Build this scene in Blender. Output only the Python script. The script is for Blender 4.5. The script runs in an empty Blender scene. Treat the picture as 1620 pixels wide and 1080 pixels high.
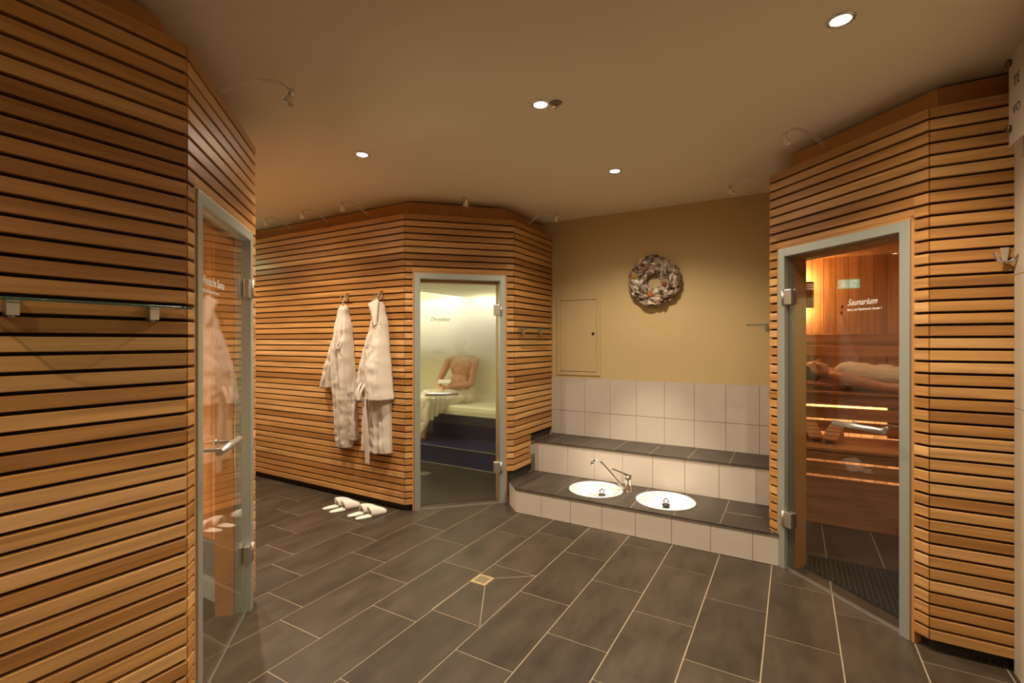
import bpy, bmesh, math, random
from mathutils import Vector, Matrix, noise
random.seed(7)
SC = bpy.context.scene
COL = SC.collection
PI = math.pi

# ------------------------------------------------------------------ camera
cam_d = bpy.data.cameras.new('camera')
cam_d.sensor_width = 36.0
cam_d.lens = 764.0 / 1620.0 * 36.0
cam_d.clip_start = 0.02
cam = bpy.data.objects.new('camera', cam_d)
COL.objects.link(cam)
cam.location = (0, 0, 1.5)
cam.rotation_euler = (PI / 2, 0, math.radians(30.3))
SC.camera = cam

# ------------------------------------------------------------------ world / exposure
w = bpy.data.worlds.new('world')
w.use_nodes = True
w.node_tree.nodes['Background'].inputs[0].default_value = (1.0, 0.8, 0.6, 1)
w.node_tree.nodes['Background'].inputs[1].default_value = 0.0
SC.world = w
SC.view_settings.view_transform = 'Standard'
SC.view_settings.look = 'None'
SC.view_settings.exposure = 0.0
SC.view_settings.gamma = 1.0
SC.view_settings.use_curve_mapping = False
SC.cycles.max_bounces = 14
SC.cycles.diffuse_bounces = 7
SC.cycles.transparent_max_bounces = 24
SC.cycles.volume_bounces = 6
SC.cycles.sample_clamp_indirect = 4.0

WARM = (1.0, 0.83, 0.64)
DL_POWER = 140.0          # wide cone of every ceiling downlight
ROOM_H = 2.79

# ================================================================== materials
def new_mat(name):
    m = bpy.data.materials.new(name)
    m.use_nodes = True
    nt = m.node_tree
    for n in list(nt.nodes):
        nt.nodes.remove(n)
    out = nt.nodes.new('ShaderNodeOutputMaterial')
    return m, nt, out

def N(nt, t, **kw):
    n = nt.nodes.new('ShaderNode' + t)
    for k, v in kw.items():
        setattr(n, k, v)
    return n

def setin(n, **kw):
    for k, v in kw.items():
        n.inputs[k.replace('_', ' ')].default_value = v

def c4(c):
    return (c[0], c[1], c[2], 1.0)

def plain(name, col, rough=0.5, metal=0.0, bump=0.0, bscale=200.0, var=0.0, vscale=6.0, spec=0.5):
    """principled with optional noise colour variation and fine bump"""
    m, nt, out = new_mat(name)
    p = N(nt, 'BsdfPrincipled')
    p.inputs['Roughness'].default_value = rough
    p.inputs['Metallic'].default_value = metal
    p.inputs['Specular IOR Level'].default_value = spec
    p.inputs['Base Color'].default_value = c4(col)
    tc = N(nt, 'TexCoord')
    if var > 0:
        nz = N(nt, 'TexNoise'); nz.inputs['Scale'].default_value = vscale
        nz.inputs['Detail'].default_value = 5
        nt.links.new(tc.outputs['Object'], nz.inputs['Vector'])
        mx = N(nt, 'MixRGB')
        mx.inputs[1].default_value = c4([x * (1 - var) for x in col])
        mx.inputs[2].default_value = c4([min(1, x * (1 + var)) for x in col])
        nt.links.new(nz.outputs['Fac'], mx.inputs[0])
        nt.links.new(mx.outputs[0], p.inputs['Base Color'])
    if bump > 0:
        nb = N(nt, 'TexNoise'); nb.inputs['Scale'].default_value = bscale
        nb.inputs['Detail'].default_value = 3
        nt.links.new(tc.outputs['Object'], nb.inputs['Vector'])
        b = N(nt, 'Bump'); b.inputs['Strength'].default_value = bump
        b.inputs['Distance'].default_value = 0.004
        nt.links.new(nb.outputs['Fac'], b.inputs['Height'])
        nt.links.new(b.outputs['Normal'], p.inputs['Normal'])
    nt.links.new(p.outputs[0], out.inputs[0])
    return m

def island_wood(name, ramp, stretch=(1.2, 30, 34), rough=0.42, knots=False, grain=0.35):
    """boards: a tone per board (mesh island), grain running along local x (or as stretch says)"""
    m, nt, out = new_mat(name)
    p = N(nt, 'BsdfPrincipled'); p.inputs['Roughness'].default_value = rough
    p.inputs['Specular IOR Level'].default_value = 0.35
    tc = N(nt, 'TexCoord'); geo = N(nt, 'NewGeometry')
    mp = N(nt, 'Mapping'); mp.inputs['Scale'].default_value = stretch
    sh = N(nt, 'VectorMath', operation='SCALE')
    comb = N(nt, 'CombineXYZ')
    for k, f in enumerate((37.0, 91.0, 53.0)):
        mm = N(nt, 'Math', operation='MULTIPLY'); mm.inputs[1].default_value = f
        nt.links.new(geo.outputs['Random Per Island'], mm.inputs[0])
        nt.links.new(mm.outputs[0], comb.inputs[k])
    add = N(nt, 'VectorMath', operation='ADD')
    nt.links.new(tc.outputs['Object'], mp.inputs['Vector'])
    nt.links.new(mp.outputs[0], add.inputs[0]); nt.links.new(comb.outputs[0], add.inputs[1])
    cr = N(nt, 'ValToRGB')
    els = cr.color_ramp.elements
    els[0].position = 0.0; els[0].color = c4(ramp[0])
    els[1].position = 1.0; els[1].color = c4(ramp[-1])
    for i, c in enumerate(ramp[1:-1]):
        e = els.new((i + 1) / (len(ramp) - 1)); e.color = c4(c)
    nt.links.new(geo.outputs['Random Per Island'], cr.inputs[0])
    nz = N(nt, 'TexNoise'); nz.inputs['Scale'].default_value = 1.0
    nz.inputs['Detail'].default_value = 6; nz.inputs['Distortion'].default_value = 0.6
    nt.links.new(add.outputs[0], nz.inputs['Vector'])
    gr = N(nt, 'ValToRGB')
    gr.color_ramp.elements[0].position = 0.32; gr.color_ramp.elements[0].color = (1 - grain, 1 - grain * 1.1, 1 - grain * 1.25, 1)
    gr.color_ramp.elements[1].position = 0.68; gr.color_ramp.elements[1].color = (1 + grain * .25, 1 + grain * .25, 1 + grain * .2, 1)
    nt.links.new(nz.outputs['Fac'], gr.inputs[0])
    mul = N(nt, 'MixRGB', blend_type='MULTIPLY'); mul.inputs[0].default_value = 1.0
    nt.links.new(cr.outputs[0], mul.inputs[1]); nt.links.new(gr.outputs[0], mul.inputs[2])
    last = mul.outputs[0]
    if knots:
        vo = N(nt, 'TexVoronoi'); vo.inputs['Scale'].default_value = 1.0
        mp2 = N(nt, 'Mapping'); mp2.inputs['Scale'].default_value = (7, 7, 4.5)
        nt.links.new(tc.outputs['Object'], mp2.inputs['Vector'])
        nt.links.new(mp2.outputs[0], vo.inputs['Vector'])
        kr = N(nt, 'ValToRGB')
        kr.color_ramp.elements[0].position = 0.06; kr.color_ramp.elements[0].color = (1, 1, 1, 1)
        kr.color_ramp.elements[1].position = 0.12; kr.color_ramp.elements[1].color = (0, 0, 0, 1)
        nt.links.new(vo.outputs['Distance'], kr.inputs[0])
        kx = N(nt, 'MixRGB'); kx.inputs[2].default_value = (.10, .035, .012, 1)
        nt.links.new(kr.outputs[0], kx.inputs[0]); nt.links.new(last, kx.inputs[1])
        last = kx.outputs[0]
    nt.links.new(last, p.inputs['Base Color'])
    b = N(nt, 'Bump'); b.inputs['Strength'].default_value = 0.12; b.inputs['Distance'].default_value = 0.003
    nt.links.new(nz.outputs['Fac'], b.inputs['Height']); nt.links.new(b.outputs['Normal'], p.inputs['Normal'])
    nt.links.new(p.outputs[0], out.inputs[0])
    return m

def glass_pane(name, tint=(.93, .96, .94)):
    """clear sheet of glass: straight-through tint plus Fresnel mirror reflection"""
    m, nt, out = new_mat(name)
    tr = N(nt, 'BsdfTransparent'); tr.inputs[0].default_value = c4(tint)
    gl = N(nt, 'BsdfGlossy'); gl.inputs['Roughness'].default_value = 0.0
    gl.inputs[0].default_value = (1, 1, 1, 1)
    lw = N(nt, 'LayerWeight'); lw.inputs['Blend'].default_value = 0.5
    pw = N(nt, 'Math', operation='POWER'); pw.inputs[1].default_value = 5.0
    nt.links.new(lw.outputs['Facing'], pw.inputs[0])
    ma = N(nt, 'Math', operation='MULTIPLY_ADD'); ma.inputs[1].default_value = 0.96; ma.inputs[2].default_value = 0.04
    nt.links.new(pw.outputs[0], ma.inputs[0])
    mix = N(nt, 'MixShader')
    nt.links.new(ma.outputs[0], mix.inputs[0]); nt.links.new(tr.outputs[0], mix.inputs[1]); nt.links.new(gl.outputs[0], mix.inputs[2])
    nt.links.new(mix.outputs[0], out.inputs[0])
    return m

def emit(name, col, strength):
    m, nt, out = new_mat(name)
    e = N(nt, 'Emission'); e.inputs[0].default_value = c4(col); e.inputs[1].default_value = strength
    nt.links.new(e.outputs[0], out.inputs[0])
    return m

def slate_tile(name, c0, c1, rough=0.38):
    m, nt, out = new_mat(name)
    p = N(nt, 'BsdfPrincipled')
    p.inputs['Specular IOR Level'].default_value = 0.45
    tc = N(nt, 'TexCoord'); geo = N(nt, 'NewGeometry')
    comb = N(nt, 'CombineXYZ')
    for k, f in enumerate((31.0, 77.0, 13.0)):
        mm = N(nt, 'Math', operation='MULTIPLY'); mm.inputs[1].default_value = f
        nt.links.new(geo.outputs['Random Per Island'], mm.inputs[0]); nt.links.new(mm.outputs[0], comb.inputs[k])
    mp = N(nt, 'Mapping'); mp.inputs['Scale'].default_value = (4.5, 1.6, 4)
    add = N(nt, 'VectorMath', operation='ADD')
    nt.links.new(tc.outputs['Object'], mp.inputs['Vector']); nt.links.new(mp.outputs[0], add.inputs[0]); nt.links.new(comb.outputs[0], add.inputs[1])
    n1 = N(nt, 'TexNoise'); n1.inputs['Scale'].default_value = 1.6; n1.inputs['Detail'].default_value = 8; n1.inputs['Roughness'].default_value = .62
    nt.links.new(add.outputs[0], n1.inputs['Vector'])
    cr = N(nt, 'ValToRGB')
    cr.color_ramp.elements[0].position = .3; cr.color_ramp.elements[0].color = c4(c0)
    cr.color_ramp.elements[1].position = .72; cr.color_ramp.elements[1].color = c4(c1)
    nt.links.new(n1.outputs['Fac'], cr.inputs[0])
    hv = N(nt, 'HueSaturation')
    mr = N(nt, 'MapRange'); mr.inputs[3].default_value = .82; mr.inputs[4].default_value = 1.18
    nt.links.new(geo.outputs['Random Per Island'], mr.inputs[0]); nt.links.new(mr.outputs[0], hv.inputs['Value'])
    nt.links.new(cr.outputs[0], hv.inputs['Color']); nt.links.new(hv.outputs[0], p.inputs['Base Color'])
    rr = N(nt, 'MapRange'); rr.inputs[3].default_value = rough - .08; rr.inputs[4].default_value = rough + .16
    nt.links.new(n1.outputs['Fac'], rr.inputs[0]); nt.links.new(rr.outputs[0], p.inputs['Roughness'])
    n2 = N(nt, 'TexNoise'); n2.inputs['Scale'].default_value = 60; n2.inputs['Detail'].default_value = 4
    nt.links.new(tc.outputs['Object'], n2.inputs['Vector'])
    b = N(nt, 'Bump'); b.inputs['Strength'].default_value = .16; b.inputs['Distance'].default_value = .003
    nt.links.new(n2.outputs['Fac'], b.inputs['Height']); nt.links.new(b.outputs['Normal'], p.inputs['Normal'])
    nt.links.new(p.outputs[0], out.inputs[0])
    return m

SLAT = island_wood('slat_wood', [(.37, .172, .048), (.48, .238, .072), (.55, .292, .095), (.65, .385, .155)], (1.3, 25, 30), .4)
FASCIA = plain('fascia_wood', (.46, .22, .065), .5, var=.15, vscale=3)
DARKBACK = plain('dark_backing', (.012, .006, .004), .9)
PLINTH = plain('plinth_dark', (.03, .024, .018), .7)
PLANK = island_wood('spruce_planks', [(.48, .215, .07), (.53, .25, .085), (.58, .285, .105)], (22, 22, 1.4), .5, knots=True)
BENCHWOOD = island_wood('bench_wood', [(.42, .18, .06), (.5, .225, .08), (.55, .265, .10)], (1.4, 24, 24), .5)
PLASTER = plain('yellow_plaster', (.54, .42, .205), .85, bump=.25, bscale=130, var=.04, vscale=2)
CEILM = plain('ceiling_paint', (.78, .715, .55), .9, bump=.12, bscale=180)
WHITEWALL = plain('cream_wall_paint', (.70, .58, .42), .85, bump=.12, bscale=150)
FLOORT = slate_tile('slate_floor_tile', (.027, .0198, .0125), (.064, .0470, .030), .38)
TREADT = slate_tile('slate_tread_tile', (.032, .026, .019), (.066, .053, .040), .42)
GROUT = plain('grout', (.34, .27, .185), .85, var=.3, vscale=4)
GROUTW = plain('wall_grout', (.27, .20, .14), .85)
WTILE = plain('cream_wall_tile', (.52, .465, .395), .35, var=.04, vscale=8, bump=.05, bscale=260)
STEEL = plain('brushed_steel', (.62, .60, .55), .38, metal=1.0)
FRAME = plain('anodised_frame', (.40, .435, .39), .45, metal=.6)
CHROME = plain('chrome', (.75, .74, .72), .1, metal=1.0)
GLASS = glass_pane('door_glass', (.955, .965, .95))
GLASSEDGE = plain('glass_edge', (.05, .12, .09), .1)
SHELFGLASS = glass_pane('shelf_glass', (.80, .88, .82))
RUBBER = plain('black_rubber', (.015, .015, .015), .5)
ROBE = plain('white_terry', (.60, .54, .455), .95, bump=.5, bscale=420, var=.05, vscale=30, spec=.1)
FELT = plain('white_felt', (.74, .69, .61), .95, bump=.3, bscale=300, spec=.1)
ENAMEL = plain('white_enamel', (.74, .72, .67), .12)
ACRYL = plain('mint_acrylic', (.82, .79, .62), .5)
MOSAIC = None
SKIN = plain('skin', (.58, .30, .175), .5, var=.08, vscale=14)
HAIR = plain('dark_hair', (.025, .016, .011), .6, bump=.5, bscale=180)
TOWEL = plain('cream_towel', (.80, .74, .62), .95, bump=.5, bscale=350, spec=.1)
PAPER = plain('white_paper', (.85, .83, .78), .6)
PANELGREY = plain('bluegrey_panel', (.06, .085, .16), .4)
LETTERW = plain('white_lettering', (.85, .82, .76), .5)
LETTERD = plain('dark_lettering', (.05, .055, .05), .5)
COPPER = plain('perforated_copper', (.26, .09, .03), .45, metal=.3)
MATM = plain('black_mat', (.02, .019, .018), .45)
HATCH = plain('hatch_paint', (.52, .40, .20), .7)
SEAM = plain('dark_seam', (.10, .06, .025), .8)
SIGNM = plain('sign_acrylic', (.42, .36, .28), .35)
LAMP_E = emit('lamp_lens', (1.0, .86, .62), 26.0)
SAUNA_E = emit('sauna_bulb', (1.0, .62, .25), 14.0)
GREEN_E = emit('exit_green', (.0, .62, .36), 7.0)
WHITE_E = emit('exit_white', (.85, 1.0, .95), 5.0)
BULBGLASS = plain('halogen_reflector', (.80, .78, .72), .12, metal=.6)

def mosaic(name, c0, c1, scale):
    m, nt, out = new_mat(name)
    p = N(nt, 'BsdfPrincipled'); p.inputs['Roughness'].default_value = .3
    tc = N(nt, 'TexCoord'); br = N(nt, 'TexBrick')
    br.offset = 0.0; br.inputs['Scale'].default_value = scale
    br.inputs['Brick Width'].default_value = 1; br.inputs['Row Height'].default_value = 1
    br.inputs['Mortar Size'].default_value = .06
    br.inputs['Color1'].default_value = c4(c0); br.inputs['Color2'].default_value = c4(c1)
    br.inputs['Mortar'].default_value = (.05, .05, .07, 1)
    sep = N(nt, 'SeparateXYZ'); nt.links.new(tc.outputs['Object'], sep.inputs[0])
    ad = N(nt, 'Math', operation='ADD'); nt.links.new(sep.outputs[1], ad.inputs[0]); nt.links.new(sep.outputs[2], ad.inputs[1])
    cb = N(nt, 'CombineXYZ'); nt.links.new(sep.outputs[0], cb.inputs[0]); nt.links.new(ad.outputs[0], cb.inputs[1])
    nt.links.new(cb.outputs[0], br.inputs['Vector'])
    nt.links.new(br.outputs['Color'], p.inputs['Base Color'])
    nt.links.new(p.outputs[0], out.inputs[0])
    return m
MOSAIC = mosaic('blue_mosaic', (.006, .007, .055), (.012, .013, .095), 34)
WETFLOOR = plain('wet_mosaic_floor', (.034, .027, .018), .3, var=.75, vscale=7)

# ================================================================== geometry helpers
class MB:
    """collects shapes, then links them as one mesh object"""
    def __init__(self):
        self.bm = bmesh.new()
        self.mi = 0
    def _tag(self, faces):
        for f in faces:
            f.material_index = self.mi
    def hull(self, pts):
        vs = [self.bm.verts.new(p) for p in pts]
        r = bmesh.ops.convex_hull(self.bm, input=vs)
        fs = [g for g in r['geom'] if isinstance(g, bmesh.types.BMFace)]
        self._tag(fs)
        junk = [g for g in r['geom_interior'] if isinstance(g, bmesh.types.BMVert)]
        if junk:
            bmesh.ops.delete(self.bm, geom=junk, context='VERTS')
    def box(self, x0, x1, y0, y1, z0, z1, ch=0.0):
        if ch <= 0:
            v = [self.bm.verts.new((x, y, z)) for z in (z0, z1) for y in (y0, y1) for x in (x0, x1)]
            for f in ((0, 2, 3, 1), (4, 5, 7, 6), (0, 1, 5, 4), (2, 6, 7, 3), (0, 4, 6, 2), (1, 3, 7, 5)):
                fc = self.bm.faces.new([v[i] for i in f]); fc.material_index = self.mi
        else:
            tmp = bmesh.new()
            bmesh.ops.create_cube(tmp, size=1)
            for vv in tmp.verts:
                vv.co = Vector(((x0 + x1) / 2 + vv.co.x * (x1 - x0), (y0 + y1) / 2 + vv.co.y * (y1 - y0), (z0 + z1) / 2 + vv.co.z * (z1 - z0)))
            bmesh.ops.bevel(tmp, geom=list(tmp.edges), offset=ch, segments=2, affect='EDGES', profile=.5)
            self.merge(tmp)
    def merge(self, tmp, M=None):
        m = {}
        for v in tmp.verts:
            m[v.index] = self.bm.verts.new(M @ v.co if M else v.co)
        for f in tmp.faces:
            try:
                nf = self.bm.faces.new([m[v.index] for v in f.verts]); nf.material_index = self.mi; nf.smooth = f.smooth
            except ValueError:
                pass
        tmp.free()
    def prism(self, poly, z0, z1):
        a = [self.bm.verts.new((p[0], p[1], z0)) for p in poly]
        b = [self.bm.verts.new((p[0], p[1], z1)) for p in poly]
        n = len(poly)
        fs = [self.bm.faces.new(list(reversed(a))), self.bm.faces.new(b)]
        for i in range(n):
            fs.append(self.bm.faces.new((a[i], a[(i + 1) % n], b[(i + 1) % n], b[i])))
        self._tag(fs)
    def tube(self, pts, r, seg=10, caps=True):
        pts = [Vector(p) for p in pts]
        n = len(pts)
        rs = r if isinstance(r, (list, tuple)) else [r] * n
        rings = []
        prev = None
        for i, p in enumerate(pts):
            d = (pts[min(i + 1, n - 1)] - pts[max(i - 1, 0)]).normalized()
            if prev is None:
                up = Vector((0, 0, 1)) if abs(d.z) < .9 else Vector((1, 0, 0))
                a = d.cross(up).normalized()
            else:
                a = (prev - d * prev.dot(d)).normalized()
            prev = a
            b = d.cross(a)
            rings.append([self.bm.verts.new(p + (a * math.cos(t) + b * math.sin(t)) * rs[i]) for t in [2 * PI * k / seg for k in range(seg)]])
        fs = []
        for i in range(n - 1):
            for k in range(seg):
                f = self.bm.faces.new((rings[i][k], rings[i][(k + 1) % seg], rings[i + 1][(k + 1) % seg], rings[i + 1][k]))
                f.smooth = True; fs.append(f)
        if caps:
            fs.append(self.bm.faces.new(list(reversed(rings[0])))); fs.append(self.bm.faces.new(rings[-1]))
        self._tag(fs)
    def lathe(self, prof, M=None, seg=32):
        """prof: (r, z) pairs turned about z"""
        M = M or Matrix()
        rings = []
        for r, z in prof:
            if r < 1e-6:
                rings.append([self.bm.verts.new(M @ Vector((0, 0, z)))])
            else:
                rings.append([self.bm.verts.new(M @ Vector((r * math.cos(2 * PI * k / seg), r * math.sin(2 * PI * k / seg), z))) for k in range(seg)])
        fs = []
        for a, b in zip(rings, rings[1:]):
            for k in range(seg):
                k2 = (k + 1) % seg
                if len(a) == 1 and len(b) == 1:
                    continue
                if len(a) == 1:
                    f = self.bm.faces.new((a[0], b[k2], b[k]))
                elif len(b) == 1:
                    f = self.bm.faces.new((a[k], a[k2], b[0]))
                else:
                    f = self.bm.faces.new((a[k], a[k2], b[k2], b[k]))
                f.smooth = True; fs.append(f)
        self._tag(fs)
    def grid(self, P, closed_u=False):
        """P: rows of points"""
        V = [[self.bm.verts.new(p) for p in row] for row in P]
        fs = []
        for i in range(len(V) - 1):
            m = len(V[i])
            for k in range(m if closed_u else m - 1):
                k2 = (k + 1) % m
                f = self.bm.faces.new((V[i][k], V[i][k2], V[i + 1][k2], V[i + 1][k])); f.smooth = True; fs.append(f)
        self._tag(fs)
        return V
    def sphere(self, M, sub=3):
        tmp = bmesh.new()
        bmesh.ops.create_icosphere(tmp, subdivisions=sub, radius=1.0)
        for f in tmp.faces:
            f.smooth = True
        self.merge(tmp, M)
    def build(self, name, mats, parent=None, recalc=True):
        if recalc:
            bmesh.ops.recalc_face_normals(self.bm, faces=list(self.bm.faces))
        me = bpy.data.meshes.new(name)
        self.bm.to_mesh(me); self.bm.free()
        if not isinstance(mats, (list, tuple)):
            mats = [mats]
        for m in mats:
            me.materials.append(m)
        o = bpy.data.objects.new(name, me)
        COL.objects.link(o)
        if parent is not None:
            o.parent = parent
        return o

def tag(o, label=None, cat=None, group=None, kind=None):
    if label: o['label'] = label
    if cat: o['category'] = cat
    if group: o['group'] = group
    if kind: o['kind'] = kind
    return o

def thing(name, label, cat, loc=(0, 0, 0), rz=0.0, group=None):
    o = bpy.data.objects.new(name, None)
    o.empty_display_size = .1
    COL.objects.link(o)
    o.location = loc; o.rotation_euler = (0, 0, rz)
    return tag(o, label, cat, group)

def copy_tree(o, parent=None):
    c = o.copy(); COL.objects.link(c)
    if parent is not None:
        c.parent = parent
    for ch in list(o.children):
        copy_tree(ch, c)
    return c

def struct(o):
    o['kind'] = 'structure'
    return o

def light(name, kind, parent, loc, power, col=WARM, radius=.03, rot=(0, 0, 0), spot=None, blend=.4, size=None):
    d = bpy.data.lights.new(name, kind)
    d.energy = power; d.color = col
    if kind in ('SPOT', 'POINT'):
        d.shadow_soft_size = radius
    if kind == 'SPOT':
        d.spot_size = math.radians(spot); d.spot_blend = blend
    if kind == 'AREA':
        d.shape = 'RECTANGLE'; d.size, d.size_y = size
    o = bpy.data.objects.new(name, d); COL.objects.link(o)
    o.location = loc; o.rotation_euler = rot
    if parent is not None:
        o.parent = parent
    return o

def text_mesh(name, body, size, mat, parent, loc, rot, shear=0.0, align='LEFT', extrude=.0006, sx=1.0, offset=0.0):
    cu = bpy.data.curves.new(name, 'FONT')
    cu.body = body; cu.size = size; cu.shear = shear; cu.align_x = align; cu.extrude = extrude; cu.offset = offset
    t = bpy.data.objects.new(name + '_tmp', cu); COL.objects.link(t)
    dg = bpy.context.evaluated_depsgraph_get(); dg.update()
    me = bpy.data.meshes.new_from_object(t.evaluated_get(dg))
    bpy.data.objects.remove(t)
    me.name = name
    me.transform(Matrix.Diagonal((sx, 1, 1, 1)))
    me.materials.clear(); me.materials.append(mat)
    o = bpy.data.objects.new(name, me); COL.objects.link(o)
    if parent is not None:
        o.parent = parent
    o.location = loc; o.rotation_euler = rot
    return o

def fold_text(o):
    return o

def strokes_mesh(name, strokes, width, mat, parent, place, thick=.0012):
    """lettering drawn by hand as flat pen strokes; place(x, y) -> local point"""
    mb = MB()
    for st in strokes:
        pts = [place(*p) for p in st]
        mb.tube(pts, width, seg=5)
    return mb.build(name, mat, parent)

# smooth open curve through points (Catmull-Rom)
def smooth(pts, n=8):
    pts = [Vector(p) for p in pts]
    out = []
    for i in range(len(pts) - 1):
        p0 = pts[max(i - 1, 0)]; p1 = pts[i]; p2 = pts[i + 1]; p3 = pts[min(i + 2, len(pts) - 1)]
        for k in range(n):
            t = k / n
            out.append(.5 * ((2 * p1) + (p2 - p0) * t + (2 * p0 - 5 * p1 + 4 * p2 - p3) * t * t + (3 * p1 - p0 - 3 * p2 + p3) * t ** 3))
    out.append(pts[-1])
    return out

def lerp_table(tab, x):
    """tab: sorted list of (x, v0, v1, ...)"""
    if x <= tab[0][0]:
        return tab[0][1:]
    for a, b in zip(tab, tab[1:]):
        if x <= b[0]:
            t = (x - a[0]) / (b[0] - a[0]); t = t * t * (3 - 2 * t)
            return tuple(a[i] + (b[i] - a[i]) * t for i in range(1, len(a)))
    return tab[-1][1:]

# ================================================================== setting: floor, ceiling, walls
TU = .3238      # floor tile pitch across (u), tiles run along v
TV = .638
G = .0032
def build_floor():
    mb = MB()
    mb.mi = 1
    mb.box(-6.4, 2.4, -2.6, 6.2, -.08, -.002)
    mb.mi = 0
    offs = {0: .081, 1: .483, 2: .343, 3: .06, 4: .196, 5: -.02, 6: .33, 7: .12, 8: .47, 9: .24, 10: .02, 11: .38, 12: .55, -1: .25, -2: .5, -3: .12, -4: .36}
    k = -11
    while True:
        u0 = -3.044 + k * TU; u1 = u0 + TU
        if u0 > 2.3: break
        o = offs.get(k, (k * .217) % TV)
        j = -6
        while True:
            v0 = o + j * TV; v1 = v0 + TV
            if v0 > 6.1: break
            mb.box(u0 + G, u1 - G, v0 + G, v1 - G, -.006, 0)
            j += 1
        k += 1
    # thin mitre cuts in the tile around the floor drain
    mb.mi = 1
    for (a, b) in (((-1.637, 2.472), (-1.433, 2.114)), ((-1.637, 2.588), (-1.433, 2.744)), ((-1.751, 2.472), (-1.753, 2.114))):
        d = (Vector(b) - Vector(a)).normalized(); n = Vector((-d.y, d.x)) * .0018
        a = Vector(a); b = Vector(b)
        mb.prism([a - n, b - n, b + n, a + n], -.001, .0004)
    return struct(mb.build('floor', [FLOORT, GROUT]))
build_floor()

mb = MB(); mb.box(-6.4, 2.4, -2.6, 6.2, ROOM_H, ROOM_H + .08); struct(mb.build('ceiling', CEILM))
mb = MB(); mb.box(-2.30, -.10, 4.73, 4.83, 0, ROOM_H); mb.box(-2.62, -2.30, 4.73, 4.83, 2.62, ROOM_H); mb.box(-.10, .25, 4.73, 4.83, 2.62, ROOM_H); struct(mb.build('wall_back', PLASTER))
mb = MB(); mb.box(-6.4, 2.4, -2.7, -2.6, 0, ROOM_H); struct(mb.build('wall_front', WHITEWALL))
mb = MB(); mb.box(-6.5, -6.4, -2.6, 6.2, 0, ROOM_H); struct(mb.build('wall_left', WHITEWALL))
# tiled pier at the right edge
mb = MB()
mb.mi = 1; mb.box(.866, 1.2, -2.6, 3.00, 0, ROOM_H)
mb.mi = 0
zz = 0
while zz < ROOM_H - .01:
    z1 = min(zz + .60, ROOM_H)
    vv = 3.036
    while vv > -2.6:
        v0 = max(vv - .30, -2.6)
        mb.box(.860, .868, v0 + .0015, vv - .0015, zz + .0015, z1 - .0015)
        vv -= .30
    zz += .60
mb.box(.868, 1.2, 3.0, 3.036, 0, ROOM_H)
struct(mb.build('wall_right', [plain('pier_tile', (.46, .39, .29), .4, var=.06, vscale=5), GROUTW]))

# tiled wainscot above the bench: wall tiles as thin slabs on the wall
mb = MB()
mb.mi = 1; mb.box(-2.262, -.145, 4.724, 4.735, .50, 1.116)
mb.mi = 0
TW = .2695
x = -.80 - 6 * TW
while x < -.14:
    a = max(x, -2.262) + .0015; b = min(x + TW, -.145) - .0015
    if b > a:
        mb.box(a, b, 4.716, 4.727, .517, .7675)
        mb.box(a, b, 4.716, 4.727, .7715, 1.116)
    x += TW
wains = mb.build('trim_1', [WTILE, GROUTW]); struct(wains)

# ================================================================== cabins
PITCH = .0587
GAP = .0122

def frame_of(p0, p1):
    d = Vector((p1[0] - p0[0], p1[1] - p0[1]))
    return math.atan2(d.y, d.x), d.length

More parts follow.
